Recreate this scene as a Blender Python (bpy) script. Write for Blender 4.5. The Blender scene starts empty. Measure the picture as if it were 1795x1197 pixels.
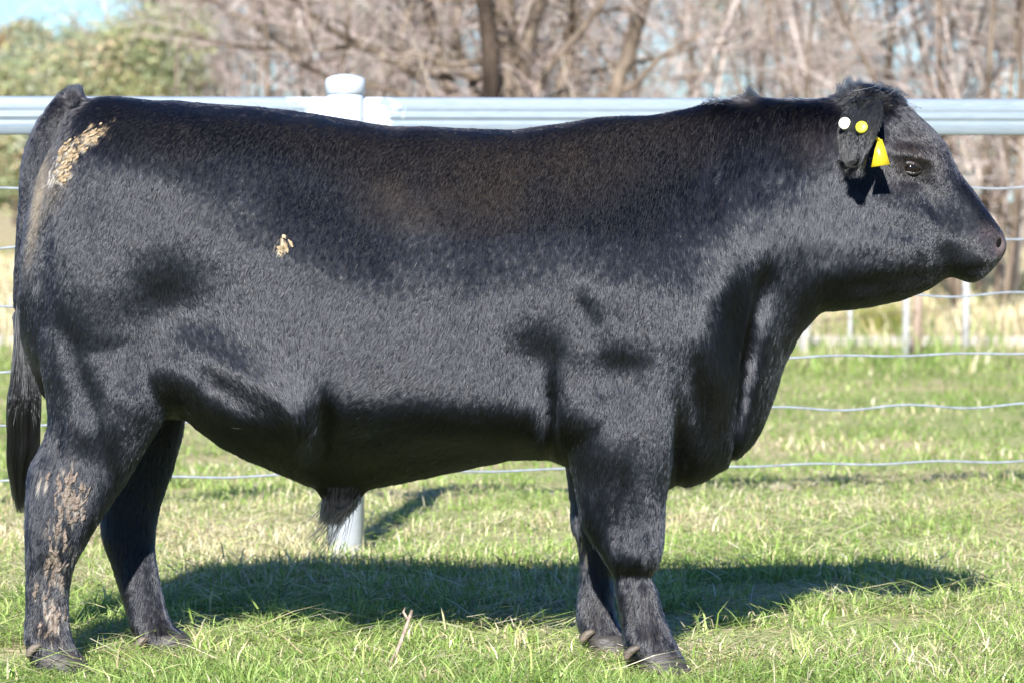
import bpy, math, random
import numpy as np
from mathutils import Vector
from mathutils.bvhtree import BVHTree

# ------------------------------------------------------------------ camera, light, exposure
sc = bpy.context.scene
FPX, CAM_D, CAM_H = 8028.0, 11.0, 1.25          # focal length in photo pixels, metres to the bull, eye height
PITCH = math.atan(348.5 / FPX)
cam = bpy.data.cameras.new('camera')
cam_ob = bpy.data.objects.new('camera', cam)
sc.collection.objects.link(cam_ob)
cam_ob.location = (0, -CAM_D, CAM_H)
cam_ob.rotation_euler = (math.pi / 2 - PITCH, 0, 0)
cam.sensor_width = 36.0
cam.lens = 36.0 * FPX / 1795.0
cam.clip_start, cam.clip_end = 0.5, 5000
cam.dof.use_dof = True
cam.dof.focus_distance = 10.85
cam.dof.aperture_fstop = 7.0
sc.camera = cam_ob

SUN_EL, SUN_AZ = math.radians(28.5), math.radians(5.6)
sun = bpy.data.lights.new('sun', 'SUN')
sun.energy = 5.0
sun.angle = math.radians(0.53)
sun.color = (1.0, 0.99, 0.975)
sun_ob = bpy.data.objects.new('sun', sun)
sc.collection.objects.link(sun_ob)
sun_dir = Vector((math.sin(SUN_AZ) * math.cos(SUN_EL), math.cos(SUN_AZ) * math.cos(SUN_EL), -math.sin(SUN_EL)))
sun_ob.rotation_euler = sun_dir.to_track_quat('-Z', 'Y').to_euler()
sun_ob.location = (-4, -30, 20)

world = bpy.data.worlds.new('World')
sc.world = world
world.use_nodes = True
wn = world.node_tree
bg = wn.nodes['Background']
sky = wn.nodes.new('ShaderNodeTexSky')
sky.sky_type = 'NISHITA'
sky.sun_disc = False
sky.sun_elevation = SUN_EL
sky.sun_rotation = math.pi + SUN_AZ
sky.altitude = 300
sky.dust_density = 0.0
sky.ozone_density = 3.0
tint = wn.nodes.new('ShaderNodeMix')
tint.data_type = 'RGBA'
tint.blend_type = 'MULTIPLY'
tint.inputs[0].default_value = 1.0
tint.inputs[7].default_value = (0.50, 0.80, 1.22, 1)      # the photo's cool white balance
wn.links.new(sky.outputs[0], tint.inputs[6])
wn.links.new(tint.outputs[2], bg.inputs[0])
bg.inputs[1].default_value = 0.055

sc.view_settings.view_transform = 'Standard'
sc.view_settings.look = 'None'
sc.view_settings.exposure = 1.45
sc.view_settings.gamma = 1.0
sc.render.engine = 'CYCLES'
sc.cycles.use_denoising = True
sc.cycles.max_bounces = 8
sc.cycles.transparent_max_bounces = 8
sc.render.film_transparent = False
sc.cycles_curves.shape = 'RIBBONS'

FUR = True
BACK = True
FIELD = True

# ------------------------------------------------------------------ helpers
rng = np.random.default_rng(7)
random.seed(7)
SP, CP = math.sin(PITCH), math.cos(PITCH)


def at(px, py, Y=0.0):
    """photo position -> world point on the plane y = Y"""
    px = np.asarray(px, float); py = np.asarray(py, float); Y = np.asarray(Y, float)
    u = (px - 897.5) / FPX
    v = (598.5 - py) / FPX
    dy = CP + v * SP
    dz = -SP + v * CP
    t = (Y + CAM_D) / dy
    return np.stack(np.broadcast_arrays(u * t, Y, CAM_H + dz * t), -1)


def gpt(px, d):
    """ground point at distance d from the camera below photo column px"""
    return ((px - 897.5) / FPX * d, d - CAM_D, 0.0)


def to_px(P):
    """world -> photo pixels (to lay out coat regions on the animal)"""
    P = np.asarray(P, float)
    y = P[..., 1] + CAM_D
    z = P[..., 2] - CAM_H
    f = y * CP - z * SP
    up = y * SP + z * CP
    return 897.5 + FPX * P[..., 0] / f, 598.5 - FPX * up / f


def nrm(v):
    return v / np.maximum(np.linalg.norm(v, axis=-1, keepdims=True), 1e-9)


def vnoise(P, scale, seed=0):
    """smooth value noise, 0..1"""
    P = np.asarray(P, float) * scale + seed * 17.13
    i = np.floor(P).astype(np.int64)
    f = P - i
    f = f * f * (3 - 2 * f)

    def h(ix, iy, iz):
        n = (ix * 374761393 + iy * 668265263 + iz * 2147483647 + seed * 974634777) & 0xFFFFFFFF
        n = ((n ^ (n >> 13)) * 1274126177) & 0xFFFFFFFF
        return ((n ^ (n >> 16)) & 0xFFFF) / 65535.0
    r = 0
    for dx in (0, 1):
        wx = f[..., 0] if dx else 1 - f[..., 0]
        for dy in (0, 1):
            wy = f[..., 1] if dy else 1 - f[..., 1]
            for dz in (0, 1):
                wz = f[..., 2] if dz else 1 - f[..., 2]
                r = r + wx * wy * wz * h(i[..., 0] + dx, i[..., 1] + dy, i[..., 2] + dz)
    return r


def gauss(x, y, cx, cy, sx, sy, ang=0.0):
    a = math.radians(ang)
    dx, dy = x - cx, y - cy
    u = dx * math.cos(a) + dy * math.sin(a)
    v = -dx * math.sin(a) + dy * math.cos(a)
    if isinstance(sy, tuple):                       # different reach above and below
        sy = np.where(v < 0, sy[0], sy[1])
    return np.exp(-0.5 * ((u / sx) ** 2 + (v / sy) ** 2))


def sstep(a, b, x):
    t = np.clip((x - a) / (b - a), 0, 1)
    return t * t * (3 - 2 * t)


def add(name, data, parent=None, loc=None):
    o = bpy.data.objects.new(name, data)
    sc.collection.objects.link(o)
    if parent is not None:
        o.parent = parent
    if loc is not None:
        o.location = loc
    return o


def tag(o, label=None, cat=None, group=None, kind=None):
    for k, v in (('label', label), ('category', cat), ('group', group), ('kind', kind)):
        if v:
            o[k] = v
    return o


def mesh(name, verts, faces, mat=None, parent=None, smooth=True, col=None, colname='tint'):
    """verts Nx3, faces: int array (M,k) or list of such arrays"""
    me = bpy.data.meshes.new(name)
    verts = np.asarray(verts, np.float32)
    if not isinstance(faces, (list, tuple)):
        faces = [faces]
    faces = [np.asarray(f, np.int32) for f in faces if len(f)]
    nl = sum(f.size for f in faces)
    nf = sum(len(f) for f in faces)
    me.vertices.add(len(verts))
    me.vertices.foreach_set('co', verts.ravel())
    me.loops.add(nl)
    me.loops.foreach_set('vertex_index', np.concatenate([f.ravel() for f in faces]))
    me.polygons.add(nf)
    tot = np.concatenate([np.full(len(f), f.shape[1], np.int32) for f in faces])
    st = np.concatenate([[0], np.cumsum(tot)[:-1]]).astype(np.int32)
    me.polygons.foreach_set('loop_start', st)
    me.polygons.foreach_set('loop_total', tot)
    if smooth:
        me.polygons.foreach_set('use_smooth', np.ones(nf, bool))
    if col is not None:
        a = me.attributes.new(colname, 'FLOAT_COLOR', 'POINT')
        c = np.ones((len(verts), 4), np.float32)
        c[:, :3] = col
        a.data.foreach_set('color', c.ravel())
    me.update()
    me.validate()
    if mat is not None:
        me.materials.append(mat)
    return add(name, me, parent)


def loft(rings, cap=True):
    """rings (n, m, 3) closed around m -> verts, face list"""
    n, m, _ = rings.shape
    V = rings.reshape(-1, 3)
    i = np.arange(n - 1)[:, None] * m
    j = np.arange(m)[None, :]
    j2 = (j + 1) % m
    q = np.stack([i + j, i + j2, i + m + j2, i + m + j], -1).reshape(-1, 4)
    F = [q]
    if cap:
        c0, c1 = rings[0].mean(0), rings[-1].mean(0)
        V = np.vstack([V, c0, c1])
        k = n * m
        jj = np.arange(m)
        F.append(np.stack([(jj + 1) % m, jj, np.full(m, k)], -1))
        F.append(np.stack([(n - 1) * m + jj, (n - 1) * m + (jj + 1) % m, np.full(m, k + 1)], -1))
    return V, F


def frames(P):
    """tangent and two side vectors along a polyline (n,3)"""
    T = nrm(np.gradient(P, axis=0))
    ref = np.array([0.0, 0, 1.0]) if abs(T[0, 2]) < 0.9 else np.array([1.0, 0, 0])
    A = nrm(np.cross(T, ref))
    B = np.cross(T, A)
    return T, A, B


def tube_rings(P, R, sides):
    P = np.asarray(P, float)
    R = np.broadcast_to(np.asarray(R, float), (len(P),))
    T, A, B = frames(P)
    th = np.arange(sides) / sides * 2 * math.pi
    return P[:, None] + R[:, None, None] * (np.cos(th)[None, :, None] * A[:, None] + np.sin(th)[None, :, None] * B[:, None])


def tubes(polys, sides=5, cap=True):
    """list of (P, R) -> verts, faces"""
    Vs, Qs, Ts, k = [], [], [], 0
    for P, R in polys:
        V, F = loft(tube_rings(P, R, sides), cap)
        Vs.append(V)
        Qs.append(F[0] + k)
        if cap:
            Ts += [F[1] + k, F[2] + k]
        k += len(V)
    return np.vstack(Vs), [np.vstack(Qs)] + ([np.vstack(Ts)] if Ts else [])


def merge(parts):
    Vs, quads, tris, k = [], [], [], 0
    for V, F in parts:
        Vs.append(V)
        for f in F:
            (quads if f.shape[1] == 4 else tris).append(f + k)
        k += len(V)
    return np.vstack(Vs), ([np.vstack(quads)] if quads else []) + ([np.vstack(tris)] if tris else [])


def spline(pts, n):
    """Catmull-Rom resample of (k,d) points to n"""
    P = np.asarray(pts, float)
    P = np.vstack([2 * P[0] - P[1], P, 2 * P[-1] - P[-2]])
    k = len(P) - 3
    t = np.linspace(0, k, n)
    i = np.minimum(t.astype(int), k - 1)
    f = (t - i)[:, None]
    a, b, c, d = P[i], P[i + 1], P[i + 2], P[i + 3]
    return 0.5 * (2 * b + (c - a) * f + (2 * a - 5 * b + 4 * c - d) * f ** 2 + (3 * b - a - 3 * c + d) * f ** 3)


# ------------------------------------------------------------------ materials
def material(name):
    m = bpy.data.materials.new(name)
    m.use_nodes = True
    nt = m.node_tree
    return m, nt, nt.nodes['Principled BSDF']


def N(nt, t, **kw):
    n = nt.nodes.new(t)
    for k, v in kw.items():
        if k in n.inputs.keys():
            n.inputs[k].default_value = v
        else:
            setattr(n, k, v)
    return n


def ramp(nt, fac, stops):
    r = nt.nodes.new('ShaderNodeValToRGB')
    while len(r.color_ramp.elements) < len(stops):
        r.color_ramp.elements.new(0.5)
    for e, (p, c) in zip(r.color_ramp.elements, stops):
        e.position = p
        e.color = (*c, 1)
    nt.links.new(fac, r.inputs[0])
    return r.outputs[0]


def noise_mat(name, stops, scale=8, detail=6, rough=0.8, metallic=0.0, bump=0.0, bscale=None, spec=0.5, stretch=None):
    m, nt, b = material(name)
    tc = N(nt, 'ShaderNodeTexCoord')
    src = tc.outputs['Object']
    if stretch:
        mp = N(nt, 'ShaderNodeMapping')
        mp.inputs['Scale'].default_value = stretch
        nt.links.new(src, mp.inputs[0])
        src = mp.outputs[0]
    n = N(nt, 'ShaderNodeTexNoise', Scale=scale, Detail=detail)
    nt.links.new(src, n.inputs['Vector'])
    nt.links.new(ramp(nt, n.outputs['Fac'], stops), b.inputs['Base Color'])
    b.inputs['Roughness'].default_value = rough
    b.inputs['Metallic'].default_value = metallic
    b.inputs['Specular IOR Level'].default_value = spec
    if bump:
        n2 = N(nt, 'ShaderNodeTexNoise', Scale=bscale or scale * 3, Detail=5)
        nt.links.new(src, n2.inputs['Vector'])
        bp = N(nt, 'ShaderNodeBump', Strength=bump, Distance=0.02)
        nt.links.new(n2.outputs['Fac'], bp.inputs['Height'])
        nt.links.new(bp.outputs[0], b.inputs['Normal'])
    return m


def hair_mat(name, rough=0.20, rrough=0.38, ior=1.46):
    m = bpy.data.materials.new(name)
    m.use_nodes = True
    nt = m.node_tree
    nt.nodes.clear()
    out = N(nt, 'ShaderNodeOutputMaterial')
    h = N(nt, 'ShaderNodeBsdfHairPrincipled')
    h.parametrization = 'COLOR'
    at_ = N(nt, 'ShaderNodeAttribute')
    at_.attribute_name = 'tint'
    nt.links.new(at_.outputs['Color'], h.inputs['Color'])
    h.inputs['Roughness'].default_value = rough
    h.inputs['Radial Roughness'].default_value = rrough
    h.inputs['IOR'].default_value = ior
    h.inputs['Random Roughness'].default_value = 0.3
    nt.links.new(h.outputs[0], out.inputs[0])
    return m


def tint_mat(name, rough=0.7, spec=0.3, transl=0.0):
    m, nt, b = material(name)
    a = N(nt, 'ShaderNodeAttribute')
    a.attribute_name = 'tint'
    nt.links.new(a.outputs['Color'], b.inputs['Base Color'])
    b.inputs['Roughness'].default_value = rough
    b.inputs['Specular IOR Level'].default_value = spec
    if transl:
        tr = N(nt, 'ShaderNodeBsdfTranslucent')
        mx = N(nt, 'ShaderNodeMixShader')
        mx.inputs[0].default_value = transl
        nt.links.new(a.outputs['Color'], tr.inputs[0])
        nt.links.new(b.outputs[0], mx.inputs[1])
        nt.links.new(tr.outputs[0], mx.inputs[2])
        nt.links.new(mx.outputs[0], nt.nodes['Material Output'].inputs[0])
    return m


M_COAT = hair_mat('black_coat_hair')
M_LONGHAIR = hair_mat('long_black_hair', 0.22, 0.5, 1.45)
M_SKIN = tint_mat('black_hide', 0.75, 0.25)
M_HOOF = noise_mat('grey_hoof_horn', [(0.3, (0.014, 0.012, 0.011)), (0.7, (0.055, 0.046, 0.040))], 14, rough=0.55, bump=0.3, stretch=(1, 1, 4))
M_DEW = noise_mat('tan_dewclaw_horn', [(0.3, (0.04, 0.031, 0.024)), (0.7, (0.13, 0.10, 0.074))], 40, rough=0.6, bump=0.3)
M_EYE, _nt, _b = material('dark_wet_eye')
_b.inputs['Base Color'].default_value = (0.005, 0.0035, 0.003, 1)
_b.inputs['Roughness'].default_value = 0.06
_b.inputs['Specular IOR Level'].default_value = 0.3
M_LID = noise_mat('bare_eyelid_skin', [(0.3, (0.008, 0.006, 0.006)), (0.7, (0.022, 0.014, 0.013))], 60, rough=0.38, bump=0.3)
M_NOSTRIL = noise_mat('nostril_hole_shade', [(0.3, (0.002, 0.0015, 0.0015)), (0.7, (0.005, 0.004, 0.004))], 60, rough=0.9, spec=0.1)
M_MUD = noise_mat('dried_mud', [(0.3, (0.17, 0.12, 0.07)), (0.7, (0.42, 0.32, 0.20))], 70, rough=0.95, spec=0.1, bump=0.6)
M_MUDGREY = noise_mat('dried_grey_mud', [(0.3, (0.085, 0.065, 0.052)), (0.7, (0.25, 0.195, 0.155))], 70, rough=0.95, spec=0.1, bump=0.6)
M_TAGY = noise_mat('yellow_tag_plastic', [(0.3, (0.42, 0.31, 0.008)), (0.7, (0.55, 0.42, 0.02))], 60, rough=0.42)
M_TAGL = noise_mat('lemon_tag_plastic', [(0.3, (0.48, 0.46, 0.015)), (0.7, (0.60, 0.57, 0.05))], 90, rough=0.42)
M_TAGW = noise_mat('white_tag_plastic', [(0.3, (0.72, 0.68, 0.5)), (0.7, (0.82, 0.8, 0.66))], 90, rough=0.42)

# ------------------------------------------------------------------ the bull: body
# outline of the animal on its middle plane (photo pixels), and how far the flank stands out from that plane (metres)
TOP = [(46, 392), (58, 330), (71, 300), (100, 240), (118, 195), (140, 178), (184, 169), (230, 174), (267, 178), (309, 177), (355, 182), (418, 187),
       (487, 192), (552, 200), (622, 211), (687, 222), (777, 225), (900, 229), (975, 219), (1050, 208), (1139, 203), (1199, 192),
       (1249, 181), (1324, 175), (1399, 179), (1448, 178), (1483, 172), (1520, 160), (1550, 162), (1578, 178), (1598, 194), (1633, 224),
       (1663, 255), (1673, 287), (1695, 321), (1722, 358), (1743, 387), (1757, 404), (1764, 423)]
BOT = [(46, 610), (75, 690), (110, 722), (180, 735), (325, 734), (342, 748), (383, 778), (425, 801), (480, 824), (534, 845), (600, 858),
       (647, 855), (697, 845), (800, 823), (900, 803), (950, 803), (988, 812), (1025, 832), (1100, 850), (1171, 855), (1209, 851),
       (1242, 838), (1267, 820), (1293, 803), (1318, 776), (1334, 751), (1351, 705), (1372, 638), (1400, 586), (1425, 559), (1442, 544),
       (1500, 541), (1534, 537), (1584, 527), (1617, 515), (1634, 507), (1655, 491), (1668, 486), (1688, 494), (1703, 498), (1718, 493),
       (1734, 479), (1749, 464), (1760, 449), (1764, 440)]
SECT = {
    46: [(420, .09), (500, .13), (570, .09)],
    75: [(330, .10), (420, .17), (520, .19), (620, .17)],
    110: [(265, .12), (350, .20), (450, .235), (550, .25), (650, .23), (710, .1)],
    180: [(182, .09), (215, .16), (290, .225), (380, .255), (500, .275), (600, .275), (680, .25)],
    300: [(187, .10), (208, .19), (250, .25), (320, .28), (420, .288), (540, .275), (640, .275), (700, .24)],
    420: [(195, .10), (218, .19), (262, .245), (330, .275), (430, .30), (540, .303), (640, .310), (715, .295), (765, .2)],
    510: [(208, .10), (228, .18), (270, .24), (340, .275), (430, .312), (540, .327), (640, .338), (735, .315), (790, .18)],
    600: [(217, .09), (240, .165), (300, .24), (380, .29), (480, .328), (600, .343), (690, .347), (722, .318), (760, .21), (820, .08)],
    800: [(233, .09), (257, .16), (320, .24), (400, .295), (500, .330), (600, .341), (700, .344), (742, .31), (780, .18)],
    950: [(230, .075), (257, .13), (320, .21), (400, .275), (500, .310), (600, .315), (700, .312), (752, .27), (788, .15)],
    1100: [(213, .055), (243, .105), (310, .185), (400, .26), (500, .30), (600, .30), (700, .285), (780, .25), (830, .14)],
    1200: [(203, .045), (235, .095), (310, .165), (400, .225), (500, .262), (580, .275), (680, .25), (780, .17), (830, .1)],
    1250: [(192, .042), (228, .09), (310, .158), (400, .205), (500, .238), (580, .24), (660, .205), (740, .15), (800, .10)],
    1295: [(185, .042), (222, .09), (300, .147), (400, .185), (480, .20), (560, .185), (640, .13), (720, .09), (770, .07)],
    1345: [(185, .042), (222, .09), (300, .142), (400, .165), (480, .167), (560, .135), (640, .08), (690, .05)],
    1430: [(188, .045), (222, .10), (300, .135), (400, .145), (480, .143), (525, .105)],
    1500: [(178, .06), (207, .115), (260, .135), (340, .138), (420, .143), (475, .136), (520, .09)],
    1560: [(180, .06), (207, .108), (260, .13), (300, .125), (350, .125), (420, .132), (478, .122), (514, .075)],
    1600: [(207, .06), (236, .11), (270, .125), (310, .118), (360, .11), (430, .117), (478, .10), (508, .055)],
    1640: [(247, .06), (272, .095), (310, .10), (360, .092), (420, .099), (460, .088), (490, .05)],
    1680: [(314, .045), (336, .068), (380, .078), (430, .090), (465, .086), (482, .055)],
    1720: [(367, .045), (386, .070), (430, .091), (466, .085), (484, .055)],
    1748: [(402, .05), (420, .078), (440, .078), (453, .05)],
    1764: [(430, .05)],
}
BUMPS = [  # px, py, spread x, spread y, metres out (+) or in (-), turn
    (318, 545, 56, (34, 120), -.028, 30), (610, 350, 80, 60, -.016, 20), (540, 300, 40, 40, -.012, 0), (932, 622, 36, (30, 90), -.025, 8), (1080, 640, 36, (20, 75), -.019, -6),
    (1020, 540, 11, 40, -.010, -25), (1155, 400, 16, 120, .007, 8), (1112, 330, 18, 70, -.006, 8), (962, 705, 11, 42, -.034, 0), (1090, 725, 65, 60, .018, 0), (1050, 440, 90, 60, .012, 0),
    (1332, 505, 12, 34, -.040, 14), (1280, 565, 15, 55, -.022, 10), (1216, 690, 15, 45, -.030, 0), (1304, 640, 11, 70, -.034, 12), (1330, 650, 14, 80, .012, 14), (1255, 650, 22, 40, .014, 0),
    (1196, 800, 16, 45, -.035, 0), (1140, 800, 32, 26, -.016, 0),
    (250, 270, 70, 40, .016, 15), (165, 470, 80, 100, .014, 0), (330, 645, 50, 26, .010, 25), (232, 630, 28, 18, -.014, 0),
    (430, 640, 60, 22, .007, 35), (780, 420, 26, 90, .005, 8), (860, 440, 20, 90, -.006, 8), (700, 470, 20, 80, -.005, 8),
    (1180, 400, 20, 100, -.008, -20), (1380, 350, 30, 60, .006, 0), (1240, 330, 12, 40, -.008, 0),
    (1605, 262, 34, 15, .012, 20), (1597, 296, 19, 13, -.011, 12), (1642, 332, 22, 34, -.009, -20), (1555, 345, 45, 13, .006, 15),
    (1535, 435, 56, 45, .010, 0), (1655, 455, 20, 16, -.016, 25), (1725, 410, 22, 22, .006, 0), (1575, 488, 60, 10, -.02, -6),
    (1575, 228, 18, 22, -.014, 0), (1658, 285, 8, 28, -.01, -20), (1747, 428, 8, 12, -.040, 15), (1742, 404, 9, 6, .006, 20),
    (1714, 471, 30, 3.5, -.018, -8), (1712, 452, 26, 10, .006, -8), (1500, 520, 40, 10, .012, 0), (1625, 330, 5, 22, -.006, -35),
]


def torso():
    xs = np.concatenate([np.arange(46, 1740, 4), np.arange(1740, 1764.5, 1.5)])
    m = 44
    t = (1 - np.cos(np.linspace(0, math.pi, m))) / 2
    top = np.interp(xs, *zip(*TOP))
    bot = np.interp(xs, *zip(*BOT))
    k = np.array([1, 4, 6, 4, 1.]) / 16
    for a in (top, bot):
        a[2:-2] = np.convolve(a, k, 'valid')
    tt = np.linspace(0, 1, 120)
    sx = sorted(SECT)
    rows = []
    for s in sx:
        a, b = np.interp(s, *zip(*TOP)), np.interp(s, *zip(*BOT))
        ys = [0.] + [(y - a) / (b - a) for y, _ in SECT[s]] + [1.]
        ws = [0.] + [w * w for _, w in SECT[s]] + [0.]
        w2 = np.interp(tt, ys, ws)
        g = np.exp(-0.5 * (np.arange(-6, 7) / 2.2) ** 2)
        g /= g.sum()
        w2 = np.convolve(np.concatenate([-w2[6:0:-1], w2, -w2[-2:-8:-1]]), g, 'valid')
        rows.append(np.sqrt(np.clip(w2, 0, None)))
    rows = np.array(rows)
    Wt = np.array([np.interp(xs, sx, rows[:, j]) for j in range(len(tt))]).T
    # smooth along the body, more on the trunk than on the head
    sig = np.interp(xs, [0, 100, 1200, 1450, 1764], [3, 9, 9, 4, 1])
    out = np.zeros_like(Wt)
    for i in range(len(xs)):
        g = np.exp(-0.5 * ((np.arange(len(xs)) - i) / sig[i]) ** 2)
        out[i] = (g[:, None] * Wt).sum(0) / g.sum()
    W = np.array([np.interp(t, tt, out[i]) for i in range(len(xs))])
    PX = np.repeat(xs[:, None], m, 1)
    PY = top[:, None] + (bot - top)[:, None] * t[None]
    edge = np.sin(math.pi * t) ** 0.5
    for bx, by, s1, s2, am, an in BUMPS:
        W = W + am * gauss(PX, PY, bx, by, s1, s2, an) * edge[None]
    W = np.clip(W, 0.0, None)
    W[:, 0] = W[:, -1] = 0
    P = at(PX, PY, 0)
    near = P.copy(); near[..., 1] = -W
    far = P.copy(); far[..., 1] = W
    return loft(np.concatenate([near, far[:, -2:0:-1]], 1))


def limb(rows, yscale=1.0, side=1, m=28, n=70):
    """rows: photo y, back x, front x, centre y (m), half width (m)"""
    R = spline(rows, n)
    th = np.arange(m) / m * 2 * math.pi
    rings = []
    for y, xb, xf, yc, hw in R:
        a = at(xb, y, yc); b = at(xf, y, yc)
        c, h = (a[0] + b[0]) / 2, (b[0] - a[0]) / 2
        cs, sn = np.cos(th), np.sin(th)
        ex = np.sign(cs) * np.abs(cs) ** 0.85
        ey = np.sign(sn) * np.abs(sn) ** 0.85
        rings.append(np.stack([c + h * ex, yc + hw * ey, np.full(m, a[2])], -1))
    return loft(np.array(rings))


NEAR_HIND = [(430, 72, 300, -.14, .10), (560, 62, 325, -.155, .105), (640, 70, 316, -.165, .105), (700, 80, 302, -.17, .10), (745, 84, 284, -.18, .092), (794, 70, 254, -.185, .08),
             (840, 52, 222, -.19, .07), (890, 47, 184, -.20, .06), (949, 47, 151, -.205, .052), (989, 47, 132, -.205, .046), (1039, 46, 121, -.205, .043),
             (1080, 45, 119, -.205, .045), (1114, 44, 122, -.205, .053), (1140, 50, 132, -.205, .060), (1160, 55, 138, -.205, .062), (1172, 60, 142, -.205, .062)]
FAR_HIND = [(470, 110, 300, .14, .10), (600, 140, 330, .15, .10), (700, 170, 325, .155, .095), (745, 182, 320, .16, .085), (794, 184, 308, .165, .075), (844, 182, 295, .168, .064),
            (889, 180, 280, .17, .056), (939, 180, 271, .17, .05), (989, 196, 274, .17, .044), (1049, 216, 285, .17, .044), (1089, 229, 298, .17, .052),
            (1112, 238, 318, .17, .058), (1130, 248, 330, .17, .060), (1142, 258, 336, .17, .060)]
NEAR_FORE = [(560, 1000, 1230, -.17, .08), (660, 990, 1208, -.185, .095), (740, 990, 1192, -.19, .10), (790, 994, 1184, -.192, .098), (830, 1003, 1176, -.194, .088), (870, 1012, 1168, -.196, .078),
             (915, 1027, 1165, -.197, .066), (950, 1042, 1162, -.198, .06), (989, 1064, 1150, -.2, .052), (1008, 1070, 1142, -.2, .048), (1030, 1076, 1148, -.2, .046), (1079, 1086, 1161, -.2, .047),
             (1112, 1092, 1174, -.2, .054), (1138, 1096, 1186, -.2, .060), (1156, 1102, 1196, -.2, .062), (1166, 1108, 1200, -.2, .062)]
FAR_FORE = [(600, 980, 1200, .14, .08), (740, 985, 1180, .15, .09), (830, 995, 1160, .152, .084), (870, 1000, 1140, .153, .074), (920, 1004, 1118, .154, .064),
            (950, 1014, 1105, .155, .058), (999, 1018, 1082, .155, .048), (1049, 1014, 1074, .155, .044), (1079, 1012, 1078, .155, .048), (1102, 1016, 1086, .155, .054),
            (1120, 1026, 1094, .155, .058), (1136, 1032, 1100, .155, .06), (1142, 1036, 1102, .155, .06)]
SHEATH = [(770, 470, 760, 0, .14), (805, 505, 715, 0, .10), (835, 535, 668, 0, .065), (858, 556, 645, 0, .048), (872, 566, 630, 0, .04), (888, 570, 624, 0, .034), (896, 580, 612, 0, .02)]
TAIL = [(150, 182, .040), (122, 190, .040), (98, 214, .036), (74, 256, .032), (58, 300, .028), (49, 345, .022), (42, 400, .018), (37, 470, .016), (34, 540, .015), (36, 610, .014), (40, 660, .008)]

bull = add('bull', None)
bull.empty_display_size = 0.3
tag(bull, 'black hornless bull standing side-on in grass, dried mud on rump and hind leg', 'bull')

parts = [torso(), limb(NEAR_HIND), limb(FAR_HIND), limb(NEAR_FORE), limb(FAR_FORE), limb(SHEATH)]
tr = spline(TAIL, 60)
tp = at(tr[:, 0], tr[:, 1], 0)
parts.append(loft(tube_rings(tp, tr[:, 2], 16)))
bv, bf = merge(parts)
raw = mesh('bull_raw', bv, bf)
md = raw.modifiers.new('r', 'REMESH'); md.mode = 'VOXEL'; md.voxel_size = 0.0072
md = raw.modifiers.new('s', 'SMOOTH'); md.factor = 0.5; md.iterations = 9
dg = bpy.context.evaluated_depsgraph_get()
me = bpy.data.meshes.new_from_object(raw.evaluated_get(dg), depsgraph=dg)
bpy.data.objects.remove(raw)
me.name = 'body'
body = add('body', me, bull)
me.polygons.foreach_set('use_smooth', np.ones(len(me.polygons), bool))


def mesh_arrays(me):
    me.calc_loop_triangles()
    V = np.empty(len(me.vertices) * 3, np.float32); me.vertices.foreach_get('co', V)
    T = np.empty(len(me.loop_triangles) * 3, np.int32); me.loop_triangles.foreach_get('vertices', T)
    Nn = np.empty(len(me.vertices) * 3, np.float32); me.vertices.foreach_get('normal', Nn)
    return V.reshape(-1, 3).astype(float), T.reshape(-1, 3), Nn.reshape(-1, 3).astype(float)


BV, BT, BN = mesh_arrays(me)
# muscle and bone of the limbs, creases of the brisket, then loose folds and lumps under the hide
_px, _py = to_px(BV)
for bx, by, s1, s2, am, an in [
        (1299, 720, 5, 70, -.016, 8), (1312, 600, 6, 50, -.014, 10), (1190, 790, 8, 50, -.014, 0), (98, 795, 7, 50, -.012, 6), (66, 812, 12, 22, .006, 0), (128, 905, 12, 40, .005, 8),
        (150, 690, 14, 80, -.010, -18), (215, 720, 26, 60, .008, 20), (1088, 890, 9, 60, -.013, 4), (1050, 740, 50, 34, .010, 0), (1150, 720, 16, 60, .008, 0), (1252, 300, 10, 40, -.010, 6), (1236, 420, 12, 70, -.007, -14), (1575, 372, 50, 13, .004, 12), (1590, 408, 40, 16, -.003, 12), (1700, 345, 10, 22, .004, -35), (1628, 352, 6, 26, -.006, -30), (1600, 318, 20, 4, -.004, 10), (1598, 272, 22, 5, .006, 14), (1600, 250, 18, 6, -.006, 14), (1130, 890, 18, 60, .007, 4), (1112, 968, 24, 22, .012, 0), (1104, 1010, 26, 11, -.010, 0), (1030, 905, 12, 30, .008, 0), (1046, 1060, 7, 40, -.007, 0), (112, 860, 14, 30, .008, 0), (150, 800, 26, 26, -.010, -20), (232, 700, 30, 20, .008, 30), (250, 760, 20, 30, -.008, 20),
        (1108, 1060, 6, 40, -.010, 5), (84, 1030, 6, 55, -.011, 3), (58, 960, 6, 70, .006, 0), (1120, 1120, 22, 14, .006, 0), (86, 1118, 22, 14, .006, 0), (966, 730, 7, 40, -.014, 0), (1068, 800, 26, 40, .006, 0),
        (532, 735, 18, 42, .020, -8), (572, 748, 11, 36, -.022, -4), (470, 690, 60, 14, .010, 38), (400, 690, 50, 14, -.012, 38), (95, 330, 8, 60, .008, 25), (75, 480, 10, 90, -.006, 0)]:
    BV += BN * (am * gauss(_px, _py, bx, by, s1, s2, an))[:, None]
BV += BN * ((vnoise(BV, 7, 3) - 0.5) * 0.007 + (vnoise(BV, 22, 4) - 0.5) * 0.0016)[:, None]
me.vertices.foreach_set('co', BV.astype(np.float32).ravel())
me.update()
BV, BT, BN = mesh_arrays(me)


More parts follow.
